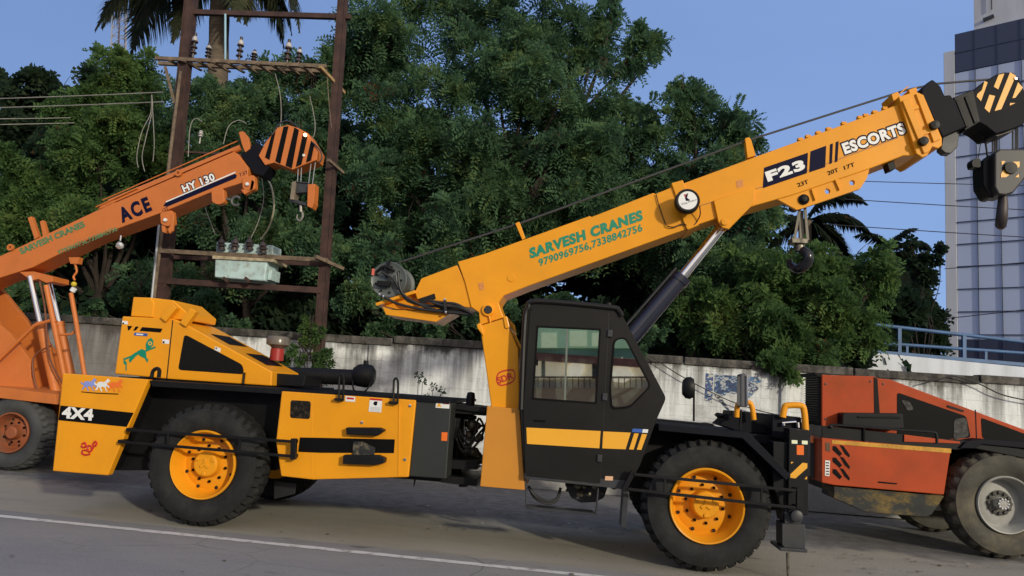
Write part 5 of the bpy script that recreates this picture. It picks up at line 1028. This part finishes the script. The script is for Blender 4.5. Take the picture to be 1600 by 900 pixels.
# mirrors
g = MB(); m0 = W(1084, 658, .2); m1 = W(1084.5, 600, .2); g.tube([m0, m1], .012, 8); ma = part('mirror_arm', g, BLK, 0)
g = MB(); mc = W(1076, 606, .18); g.lathe([(.002, -.05), (.06, -.045), (.09, -.02), (.095, .01), (.08, .035), (.002, .04)], Vector((0, 0, 0)), Vector((1, 0, 0)), 24)
g.v = [(mc.x+a*1.5, mc.y+b*.8, mc.z+c*1.28) for a, b, c in g.v]; part('mirror', g, BLK, 0, ma)
g = MB(); m0 = W(1156, 680, .3); m1 = W(1158, 640, .3); g.tube([m0, m1], .012, 8); ma = part('mirror_arm', g, BLK, 0)
g = MB(); g.prism(PL(rounded([(1157, 585), (1164, 583), (1168, 586), (1168, 637), (1157, 636)], 3), .28), .20); part('mirror', g, mat('mirror_back', (.10, .10, .105), .35), .02, ma)
g = MB(); g.tube([W(1167.5, 586, .26), W(1168, 634, .26)], .008, 6); part('mirror_edge', g, CHR, 0, ma)

# --- hook block (hangs free)
HB = thing('hook_block', 'black hook block with four yellow corner marks hanging under the boom tip', 'hook', W(1563, 350, BY+.25))
def z4(l): return [(1440+a/5, 180+b/5) for a, b in l]
g = MB(); g.prism(PL(z4([(570, 292), (612, 262), (800, 262), (832, 290), (832, 462), (790, 520), (720, 606), (660, 626), (600, 620), (570, 560)]), BY+.08), .3); g.build('cheek_plate', mat('hook_block_black', (.020, .018, .020), .5, var=.2), HB, bevel=.02)
g = MB(); g.prism(PL(z4([(480, 345), (520, 325), (572, 320), (600, 640), (540, 640), (486, 548), (480, 440)]), BY+.18), .26); g.build('block_side', BLK, HB, bevel=.03)
g = MB()
for q in ([(625, 358), (655, 358), (640, 378), (626, 390)], [(715, 364), (766, 362), (766, 400), (748, 415), (735, 392), (716, 378)], [(620, 460), (640, 428), (660, 438), (692, 460), (662, 484), (620, 486)], [(732, 484), (760, 458), (760, 486)]): dec(g, z4(q), BY+.074)
g.build('corner_marks', YEL2, HB)
g = MB(); g.lathe([(.075, 0), (.07, -.03), (.002, -.032)], W(1578, 263, BY+.08), AX, 20); g.build('sheave_pin', BLK, HB)
g = MB(); hc = BY+.22; HV = ray(1565, 340); HV.z = 0; HV.normalize(); pts = [W(1566, 304, hc), W(1567, 315, hc), W(1566, 330, hc), W(1565, 342, hc)+HV*.03, W(1564, 348, hc)+HV*.09, W(1564, 349, hc)+HV*.18, W(1565, 343, hc)+HV*.24]
g.tube(smooth_path(pts, 5), [.045-.0003*i*0+.018*math.sin(math.pi*i/30) if i < 22 else .05-.004*(i-22) for i in range(31)], 12); g.build('hook', mat('hook_steel', (.06, .05, .048), .5, metal=.4), HB)
g = MB(); 
for x in (555, 573, 588): g.tube([W(1440+x/5, 205, BY+.3), W(1440+x/5, 246, BY+.3)], .010, 6)
for x in (712, 734, 750): g.tube([W(1440+x/5, 198, BY+.25), W(1440+x/5, 236, BY+.25)], .010, 6)
g.build('hoist_rope', CABLE, HB)
g = MB(); g.prism(PL(z4([(392, 372), (400, 345), (425, 338), (460, 340), (465, 400), (450, 410), (400, 405)]), BY+.2), .12); g.tube([W(1528, 249, BY+.25), W(1535, 207, BY+.25)], .006, 5); g.tube([W(1543, 246, BY+.25), W(1538, 207, BY+.25)], .012, 6)
for y_ in (205, 213, 222): g.bar(W(1534, y_, BY+.25), W(1544, y_+1.5, BY+.25), .02, .02)
g.build('anti_two_block_weight', BLK, HB, bevel=.01)
# --- auxiliary hook
AH = thing('auxiliary_hook', 'dark shackle and swivel hook hanging from the lug bracket under the boom', 'hook', W(1247, 425, BY+.25))
hy = BY+.22
g = MB()
for a, b in (((1251, 318), (1241, 375)), ((1257, 318), (1262, 375))):
    for dy in (-.06, .06): g.bar(W(*a, hy+dy), W(*b, hy+dy), .02, .03)
g.bar(W(1251, 330, hy), W(1252, 374, hy), .05, .05); g.build('shackle', mat('shackle_steel', (.12, .11, .09), .4, metal=.5), AH)
g = MB(); g.prism(PL([(1237, 371), (1263, 373), (1262, 380), (1238, 379)], hy-.09), .18); g.lathe([(.05, 0), (.065, .05), (.05, .10), (.03, .13)], W(1249, 393, hy), Vector((0, 0, 1)), 16); g.build('swivel', GRS, AH, bevel=.004)
HV = ray(1248, 400); HV.z = 0; HV.normalize()
g = MB(); pts = [W(1249, 384, hy), W(1254, 391, hy)-HV*.03, W(1262, 400, hy)-HV*.08, W(1261, 411, hy)-HV*.06, W(1252, 418, hy), W(1243, 418, hy)+HV*.06, W(1235, 411, hy)+HV*.12, W(1234, 403, hy)+HV*.14]
sp_ = smooth_path(pts, 5); g.tube(sp_, [.032+.032*math.sin(math.pi*min(1, i/(len(sp_)-1)*1.05)) for i in range(len(sp_))], 12); g.build('hook', mat('aux_hook_steel', (.035, .034, .036), .22, metal=.5), AH)

# ================================================================== LEFT ORANGE CRANE
LY = 2.65
LC = thing('mobile_crane', 'older faded orange crane with black striped jib head, parked under the transformer', 'crane', (W(-60, 735, 3.6).x, 3.7, 0))
def lp(name, mb, m, bevel=.006, parent=None):
    return mb.build(name, m, parent or LC, bevel=bevel)
wl = W(14, 675, LY); wl.z = .57
make_wheel(LC, wl, .57, AX, RUBW, ORW, ORW, width=.42, rimr=.30, lugs=30, dish=.15, nuts=8, hubr=.10, emblem=False)
make_wheel(LC, wl+AX*2.2, .57, -AX, RUBW, ORW, ORW, width=.42, rimr=.30, lugs=30, dish=.15, nuts=8, hubr=.10, emblem=False)
make_wheel(LC, wl+Vector((-3.0, 0, 0)), .57, AX, RUBW, ORW, ORW, width=.42, rimr=.30, lugs=30, dish=.15, nuts=8, hubr=.10, emblem=False)
g = MB(); g.tube([wl+AX*.2, wl+AX*2.0], .10, 12); g.box(wl+Vector((-1.5, 1.1, .25)), (4.4, 1.0, .5)); lp('chassis', g, BLK)
g = MB(); g.prism(PL([(-220, 590), (0, 605), (86, 616), (88, 632), (0, 622), (-220, 606)], LY-.02), 2.2); g.prism(PL([(60, 612), (96, 616), (90, 700), (75, 690)], LY+.5), 1.2); lp('deck', g, ORL)
MY = 3.25
g = MB(); g.prism(PL([(-70, 420), (0, 508), (15, 520), (47, 562), (48, 588), (60, 615), (-120, 605), (-120, 420)], MY), .10); lp('mast_plate', g, ORL, .008)
g = MB(); g.prism([p+AX*.75 for p in PL([(-70, 420), (0, 508), (15, 520), (47, 562), (48, 588), (60, 615), (-120, 605), (-120, 420)], MY)], .10); lp('mast_plate', g, ORL, .008)
for x0, yb in ((0, .0), (32, .55)):
    y_ = MY+.12+yb
    a = W(47+x0*.9, 432, y_); b = W(63+x0*.92, 504, y_); c = W(90+x0*.9, 625, y_)
    g = MB(); g.tube([b, c], .075, 18); g.tube([b, b.lerp(c, .05)], .085, 18); lcy = lp('lift_cylinder', g, ORL, 0)
    g = MB(); g.tube([a, b], .045, 18); lp('chrome_rod', g, CHR, 0, lcy)
g = MB(); g.tube([W(72, 446, MY-.1), W(84, 505, MY-.1), W(101, 590, MY-.1)], .042, 12); g.tube([W(-6, 566, MY-.1), W(55, 508, MY-.1), W(82, 500, MY-.1), W(88, 503, MY-.1)], .030, 10); lp('brace_pipe', g, ORL, 0)
g = MB(); g.tube([W(111, 458, MY-.2), W(120, 510, MY-.2), W(133, 592, MY-.2)], .035, 12); g.tube([W(94, 523, MY-.1), W(112, 522, MY-.1), W(124, 510, MY-.1)], .02, 8); lp('guard_pipe', g, ORL, 0)
g = MB(); p = W(113, 455, MY-.2); g.tube([p, p+Vector((.03, 0, .05))], .045, 12); lp('pipe_cap', g, WHTP, 0)
g = MB(); g.tube(smooth_path([W(90, 625, MY-.1), W(60, 612, MY-.12), W(52, 560, MY-.1), W(80, 540, MY-.1)], 5), .015, 7); g.tube(smooth_path([W(105, 610, MY), W(78, 560, MY-.12), W(70, 480, MY-.1), W(62, 440, MY-.1)], 5), .015, 7); lp('hydraulic_hose', g, mat('orange_sprayed_hose', (.16, .05, .02), .6), 0)
# boom
LB_ = 3.35; LW_ = .45
g = MB(); g.prism(PL([(-140, 462), (0, 400), (155, 327), (365, 237), (371, 240), (388, 262), (386, 280), (377, 286), (325, 302), (250, 333), (140, 373), (50, 418), (0, 434), (-140, 498)], LB_), LW_); lb = lp('boom', g, ORL, .012)
g = MB(); g.prism(PL([(30, 425), (52, 424), (82, 432), (82, 440), (72, 442), (60, 436), (48, 438)], LB_+.02), LW_-.04); lp('cylinder_lug', g, ORL, .006, lb)
g = MB(); q = [(154, 327), (172, 308), (382, 221), (386, 232), (366, 238), (176, 322)]; g.tube([W(172, 316, LB_+.12), W(376, 231, LB_+.12)], .055, 14); g.bar(W(170, 322, LB_+.12), W(366, 237, LB_+.12), .16, .03); g.bar(W(150, 324, LB_+.05), W(215, 294, LB_+.05), .04, .02); g.prism(PL([(153, 327), (158, 320), (178, 312), (180, 318)], LB_+.05), .2); lp('fly_jib', g, ORL, .004, lb)
g = MB(); g.prism(PL([(378, 226), (373, 206), (380, 205), (387, 214), (391, 232), (383, 238)], LB_+.05), .08); g.tube([W(160, 313, LB_+.2), W(372, 220, LB_+.2)], .012, 6); lp('rope_guide', g, ORL, .004, lb)
for q in ([(43, 340), (49, 338), (60, 370), (54, 374)], [(62, 346), (67, 344), (73, 366), (67, 370)]): g = MB(); g.prism(PL(q, LB_+.1), .08); lp('rope_post', g, ORL, .004, lb)
g = MB()
for px, py, r in ((18, 387, 5), (280, 271, 5)): p = W(px, py, LB_-.01); g.lathe([(.055, 0), (.055, -.04), (.025, -.04), (.025, 0)], p, AX, 16)
lp('rope_eye', g, ORL, 0, lb)
g = MB()
for cx, cy in ((259, 344), (387, 289), (339, 310)):
    g.prism(PL(rounded([(cx-9, cy-12), (cx+10, cy-16), (cx+12, cy+6), (cx+2, cy+10), (cx-8, cy+6)], 4), LB_-.02), .12)
g.prism(PL([(252, 352), (258, 352), (258, 364), (253, 362)], LB_), .1); g.prism(PL([(268, 335), (272, 334), (270, 360), (264, 365), (262, 358), (266, 352)], LB_-.03), .05); g.prism(PL([(376, 296), (382, 304), (395, 296), (398, 284), (393, 280), (390, 296)], LB_-.02), .10); lp('shackle_lug', g, ORL, .006, lb)
g = MB()
for cx, cy in ((259, 344), (387, 288)): g.lathe([(.03, 0), (.028, -.03), (.002, -.032)], W(cx, cy, LB_-.03), AX, 14)
lp('lug_pin', g, WHTP, 0, lb)
g = MB(); p = W(369, 314, LB_+.05); g.tube([p+Vector((math.cos(a), 0, math.sin(a)))*.075 for a in [i*.2618+.6 for i in range(20)]], .022, 8); g.bar(W(346, 309, LB_+.05), W(361, 312, LB_+.05), .04, .03); lp('side_hook', g, mat('grey_hook', (.13, .13, .13), .5, metal=.4), 0, lb)
g = MB(); g.tube([W(189, 368, LB_+.1), W(188, 376, LB_+.1)], .012, 6); g.lathe([(.002, -.05), (.05, -.04), (.068, 0), (.066, .012), (.03, .05), (.002, .055)], W(187.5, 383.5, LB_+.08), Vector((.1, .7, .5)), 20); lp('work_lamp', g, CLEAR, 0, lb)
g = MB(); g.prism(PL([(107, 402), (124, 402), (122, 412), (110, 412)], LB_+.1), .1); g.tube(smooth_path([W(117, 412, LB_+.14), W(120, 424, LB_+.14), W(115, 432, LB_+.14), W(117, 438, LB_+.14)], 4), .018, 7); lp('chain_hook', g, ORL, 0, lb)
g = MB(); g.sphere(W(115.5, 444, LB_+.14), .045, 14); lp('yellow_ball', g, mat('yellow_ball_paint', (.6, .45, .03), .5), 0, lb)
g = MB(); g.prism(PL([(392, 228), (402, 222), (412, 240), (420, 262), (410, 275), (396, 270), (386, 258), (376, 240)], LB_+.06), LW_-.12); lp('inner_boom', g, NAVYP, .008, lb)
hdl = [(404, 243), (415, 222), (434, 199), (450, 195), (466, 200), (481, 208), (497, 235), (494, 250), (478, 256), (457, 265), (440, 258), (428, 254), (414, 258)]
g = MB(); g.prism(PL(hdl, LB_+.03), .34); jh2 = lp('jib_head', g, ORL, .008, lb)
g = MB()
for x in (417, 434, 452, 469, 485):
    a = W(0, 0, LB_)
    st = {417: [(414, 246), (424, 212), (431, 204), (421, 250)], 434: [(430, 252), (443, 198), (451, 197), (438, 256)], 452: [(446, 259), (460, 199), (467, 203), (456, 263)], 469: [(462, 261), (474, 206), (481, 211), (471, 257)], 485: [(478, 254), (486, 219), (491, 227), (486, 251)]}[x]
    dec(g, st, LB_+.025)
lp('black_stripes', g, BLKS, 0, jh2)
g = MB(); g.tube(smooth_path([W(428, 208, LB_+.2), W(436, 194, LB_+.2), W(450, 189, LB_+.2), W(464, 197, LB_+.2), W(468, 203, LB_+.2)], 5), .014, 7); g.tube(smooth_path([W(488, 222, LB_), W(500, 235, LB_), W(503, 247, LB_), W(498, 255, LB_)], 5), .012, 6); lp('rope_keeper', g, DKS, 0, jh2)
lm = bpy.data.materials.new('lit_lamp'); lm.use_nodes = True; lm.node_tree.nodes['Principled BSDF'].inputs['Emission Color'].default_value = (1, .5, .22, 1); lm.node_tree.nodes['Principled BSDF'].inputs['Emission Strength'].default_value = 3.0
g = MB(); g.lathe([(.002, -.03), (.025, -.025), (.03, .0), (.025, .02), (.002, .025)], W(477, 211, LB_), AX, 12); lp('signal_lamp', g, lm, 0, jh2)
g = MB(); g.lathe([(.024, 0), (.022, -.02), (.002, -.022)], W(475, 243, LB_+.03), AX, 12); lp('head_pin', g, WHTP, 0, jh2)
DL = LB_-.005
g = MB(); text_mb(g, 'SARVESH CRANES', (33, 398), (134, 354), 10, DL, 0, offset=.05); part('lettering', g, GRNF, 0, lb); g = MB(); text_mb(g, '9790969756,7338842756', (92, 398), (184, 360), 7, DL, 0, offset=.02)
part('lettering', g, GRNF, 0, lb)
g = MB(); text_mb(g, 'ACE', (191, 349), (239, 328.5), 24, DL, 0, offset=.05, shear=.05, sp=1.28)
dec(g, [(255, 322), (259, 316), (367, 271.5), (370, 274), (369, 278), (262, 322.5)], DL, 0); dec(g, [(259, 314.6), (368, 268), (368, 270), (259, 316.4)], DL-.0006, 1)
text_mb(g, 'HY 130', (287.5, 301), (337, 281), 12.5, DL, 0, offset=.11, grow=.10, sp=1.1); text_mb(g, 'HY 130', (287.5, 301), (337, 281), 12, DL-.003, 1, offset=.04, sp=1.1)
text_mb(g, '7.5T', (375, 276), (388, 271), 5, DL, 0); text_mb(g, '13T', (255, 331), (264, 327), 5, DL, 0); part('model_lettering', g, [NAVY, WHT], 0, lb)
# hook block of the left crane
H2 = thing('hook_block', 'grey and orange rusty hook block hanging by wire ropes from the striped jib head', 'hook', W(468, 345, LB_+.1))
g = MB(); g.prism(PL([(456, 284), (462, 283), (459, 312), (453, 311)], LB_), .2); g.build('cheek_plate', mat('grey_cheek', (.22, .18, .13), .7, var=.3), H2, bevel=.004)
g = MB(); g.prism(PL([(481, 288), (492, 287), (490, 318), (487, 325), (480, 322)], LB_-.02), .2); g.build('cheek_plate', ORL, H2, bevel=.004)
g = MB(); g.prism(PL([(460, 284), (483, 287), (482, 300), (460, 302)], LB_+.05), .1); g.bar(W(454, 313, LB_+.1), W(482, 321, LB_+.1), .12, .05); g.bar(W(462, 284, LB_+.04), W(482, 286, LB_+.04), .03, .02); g.build('sheave_cage', DKS, H2, bevel=.004)
g = MB()
for a, b in (((466, 262), (464, 300)), ((471, 262), (470, 285)), ((486, 255), (482, 288)), ((493, 252), (488, 288))): g.tube([W(*a, LB_+.1), W(*b, LB_+.1)], .007, 5)
g.build('hoist_rope', GALV, H2)
g = MB(); g.tube([W(470, 320, LB_+.1), W(470, 331, LB_+.1)], .028, 10); pth = smooth_path([W(470, 328, LB_+.1), W(473, 334, LB_+.1), W(472, 341, LB_+.1), W(468, 345, LB_+.1), W(464, 341, LB_+.1), W(465, 335, LB_+.1)], 5); g.tube(pth, [.022-.0005*i for i in range(len(pth))], 9); g.build('hook', mat('worn_hook', (.28, .26, .24), .4, metal=.5), H2)
g = MB(); dec(g, [(400, 0), (401, 0), (401, 1)], 60)

# ================================================================== RIGHT ORANGE CRANE
RY_ = 2.30
RC = thing('mobile_crane', 'worn red orange crane with slatted grille and dusty grey wheel rim', 'crane', (W(1640, 800, 3.4).x, 3.5, 0))
def rpt(name, mb, m, bevel=.008, parent=None): return mb.build(name, m, parent or RC, bevel=bevel)
wr = W(1574, 787, RY_); RR = .70; wr.z = RR
for dx, dy, ax in ((0, 0, AX), (0, 2.3, -AX), (3.4, 0, AX)):
    w_ = make_wheel(RC, wr+Vector((dx, dy, 0)), RR, ax, RUBD, GRYM, GRYM, width=.42, rimr=.365, lugs=24, dish=.20, nuts=0, hubr=.07, holes=False, emblem=False)
    if dx == 0 and dy == 0:
        g = MB(); 
        for i in range(12): a = i*.5236; q = wr+AX*.195+Vector((math.cos(a)*.135, 0, math.sin(a)*.135)); g.lathe([(.026, 0), (.024, -.035), (.002, -.036)], q, AX, 8, smooth=False)
        g.build('nut_ring', mat('oily_nuts', (.03, .028, .025), .5), w_)
        g = MB()
        for i in range(10): a = i*.628; q = wr+AX*.085+Vector((math.cos(a)*.062, 0, math.sin(a)*.062)); g.lathe([(.017, .02), (.015, -.012), (.002, -.013)], q, AX, 8, smooth=False)
        g.build('hub_bolts', CHR, w_)
        g = MB(); g.lathe([(.17, .2), (.165, .19), (.002, .19)], wr, AX, 24); g.build('hub_ring', mat('oily_hub', (.09, .085, .07), .6), w_)
g = MB(); g.tube([wr+AX*.2, wr+AX*2.1], .11, 12); g.prism(PL([(1285, 690), (1700, 720), (1700, 790), (1300, 770)], RY_+.6), 1.1); rpt('chassis', g, BLK)
HY2 = 2.55
hr = [(1284, 585.5), (1366, 588), (1372, 591), (1392, 593), (1600, 671), (1720, 716), (1720, 740), (1500, 690), (1284, 672)]
g = MB(); g.prism(PL(hr, HY2), .70); hd2 = rpt('hood', g, ORR, .015)
g = MB(); g.prism(PL([(1365.5, 589), (1371, 591.5), (1375, 650), (1366.5, 665)], HY2-.006), .02); rpt('panel_gap', g, HOLE, 0, hd2)
g = MB(); na = W(1284, 585.5, HY2); nb = W(1284, 672, HY2)
for i in range(22):
    q = na.lerp(nb, (i+.6)/22.5)+Vector((-.018, .36, 0)); g.box(q, (.028, .62, .010), Matrix.Rotation(math.radians(-25), 3, 'Y'))
rpt('grille_slats', g, BLK, 0)
g = MB(); g.prism([na+Vector((-.012, .03, 0)), na+Vector((-.002, .03, 0)), nb+Vector((-.002, .03, 0)), nb+Vector((-.012, .03, 0))], .66); g.prism([na+Vector((-.10, -.005, .02)), na+Vector((.0, -.005, .02)), na+Vector((0, -.005, -.03)), na+Vector((-.06, -.005, -.02))], .72); rpt('grille_box', g, HOLE, 0)
g = MB(); g.prism(PL(rounded([(1402, 613), (1510, 650.5), (1517, 684), (1402, 690)], 5), HY2-.006), .02); rpt('mesh_window', g, MESHM, 0, hd2)
g = MB(); g.prism(PL(rounded([(1533, 652.5), (1720, 722), (1720, 745), (1535, 684)], 4), HY2-.006), .02); rpt('mesh_window', g, MESHM, 0, hd2)
g = MB(); g.prism(PL([(1481, 633), (1506, 641), (1506, 643.5), (1481, 636)], HY2-.015), .02); rpt('hood_handle', g, BLK, 0, hd2)
g = MB(); g.prism(PL([(1523.5, 640), (1525, 640.6), (1527, 690), (1525.5, 690)], HY2-.004), .01); rpt('seam', g, HOLE, 0, hd2)
g = MB(); g.prism(PL(rounded([(1491, 655), (1510, 652), (1514, 682), (1490, 688)], 6), HY2-.012), .01); g.prism(PL(rounded([(1408, 624), (1422, 628), (1428, 640), (1418, 642)], 4), HY2-.012), .01); rpt('dust_patch', g, mat('dusty_screen_patch', (.05, .048, .045), .8, var=.6, scale=25), 0, hd2)
g = MB(); g.prism(PL(rounded([(1317, 645), (1411, 646), (1413, 670), (1316, 668)], 3), RY_+.05), .3); g.prism(PL([(1340, 650), (1408, 651), (1408, 654), (1340, 653)], RY_+.035), .02); rpt('fuel_box', g, BLK, .015)
g = MB(); g.prism(PL([(1284, 665), (1500, 688), (1525, 690), (1720, 722), (1720, 740), (1520, 700), (1495, 703), (1284, 688)], RY_+.02), 2.2); rpt('side_deck', g, BLK, .008)
g = MB(); g.prism(PL([(1413, 679), (1500, 690), (1500, 693), (1413, 690)], RY_+.0), .05); rpt('deck_edge', g, ORR, 0)
g = MB(); g.prism(PL([(1510, 690), (1535, 686), (1720, 700), (1720, 712), (1535, 694), (1522, 701), (1500, 700)], RY_-.02), .5); rpt('fender', g, NAVYP, .006)
g = MB(); sd = [(1284, 684), (1486, 702), (1475, 773), (1303, 758), (1284, 754)]; g.prism(PL(sd, RY_), .5); sb2 = rpt('side_box', g, ORR, .010)
g = MB(); dec(g, [(1300, 687.5), (1486.5, 701), (1486, 708), (1300, 693.5)], RY_-.005); rpt('yellow_edge_strip', g, mat('worn_yellow_strip', (.55, .27, .02), .6, var=.2, scale=9, dirt=.6, dirtcol=(.12, .06, .02), dscale=12), 0, sb2)
g = MB()
for k in range(3): y0 = 697+k*18; dec(g, [(1301, y0), (1306, y0), (1316, y0+12), (1312, y0+16), (1301, y0+6)], RY_-.005); dec(g, [(1312, y0-2), (1318, y0), (1328, y0+14), (1327, y0+18), (1320, y0+12)], RY_-.005)
rpt('hazard_marks', g, BLKS, 0, sb2)
g = MB(); dec(g, [(1289.5, 719), (1297, 720), (1296, 744), (1289, 743)], RY_-.005, 0)
for k in range(5): dec(g, [(1290.5, 722+k*4.4), (1295.5, 722.6+k*4.4), (1295.4, 724.4+k*4.4), (1290.4, 723.8+k*4.4)], RY_-.0056, 1)
rpt('number_sticker', g, [WHTP, BLKS], 0, sb2)
g = MB(); dec(g, [(1290, 691), (1297, 692), (1297, 706), (1290, 704)], RY_-.005); rpt('rear_reflector', g, mat('brown_reflector', (.10, .05, .02), .4), 0, sb2)
g = MB(); dec(g, [(1372, 752), (1402, 755), (1401, 757), (1372, 754.5)], RY_-.005); rpt('scrape_mark', g, BLKS, 0, sb2)
g = MB(); g.prism(PL([(1303, 760), (1476, 775), (1456, 804), (1448, 808), (1352, 800), (1303, 778)], RY_+.06), .5); rpt('lower_skirt', g, mat('worn_yellow_black_skirt', (.022, .024, .023), .75, var=.4, dirt=1.0, dirtcol=(.30, .20, .045), dscale=2.6, stretch=(1, 1, 1.6)), .01)
g = MB(); g.prism(PL([(1266, 684), (1284, 688), (1284, 754), (1266, 745)], RY_+.3), 1.8); rpt('bumper', g, DKS, .01)
g = MB(); g.prism(PL([(1268, 681), (1271, 681), (1271, 692), (1268, 692)], RY_+.2), .05); rpt('side_marker', g, ORS, 0)

g = MB(); g.tube(smooth_path([W(1300, 668, RY_), W(1304, 664, RY_), W(1400, 671, RY_), W(1456, 675, RY_), W(1463, 680, RY_), W(1464, 692, RY_)], 4), .018, 8); g.tube([W(1350, 667, RY_), W(1350, 690, RY_)], .014, 6); rpt('side_rail', g, BLK, 0)
g = MB()
for px, py in ((1290, 600), (1290, 655), (1360, 596), (1360, 655), (1380, 600)): g.lathe([(.016, 0), (.014, -.008), (.002, -.009)], W(px, py, HY2), AX, 8)
rpt('panel_bolt', g, DKS, 0, hd2)
# repeated small pieces become parts of their own
for o in list(bpy.data.objects):
    if o.type == 'MESH' and o.parent is not None and o.name.split('.')[0] in ('pressed_rib', 'cylinder_lug', 'shackle_lug', 'top_block', 'head_roller', 'skid_foot', 'lug_pin', 'rope_eye', 'load_bracket', 'bracket_gusset', 'head_rib', 'guard_bracket', 'hydraulic_hose', 'boom_hose', 'hood_vent', 'hose_fitting', 'lock_button', 'brace_pipe', 'guard_pipe', 'dust_patch', 'wheel_nuts', 'nut_ring', 'hand_holes', 'hood_stickers', 'warning_stickers', 'pin_boss', 'corner_marks', 'reflective_stickers', 'yellow_slashes', 'greasy_coupling', 'rope_keeper', 'panel_bolt', 'mesh_window'): split_loose(o)
for o in list(bpy.data.objects):
    b = o.name.split('.')[0]
    n = {'hand_holes': 'hand_hole', 'hood_stickers': 'hood_sticker', 'warning_stickers': 'warning_sticker', 'corner_marks': 'corner_mark', 'reflective_stickers': 'reflective_sticker', 'yellow_slashes': 'yellow_slash', 'wheel_nuts': 'wheel_nut', 'nut_ring': 'wheel_nut'}.get(b)
    if n: o.name = n
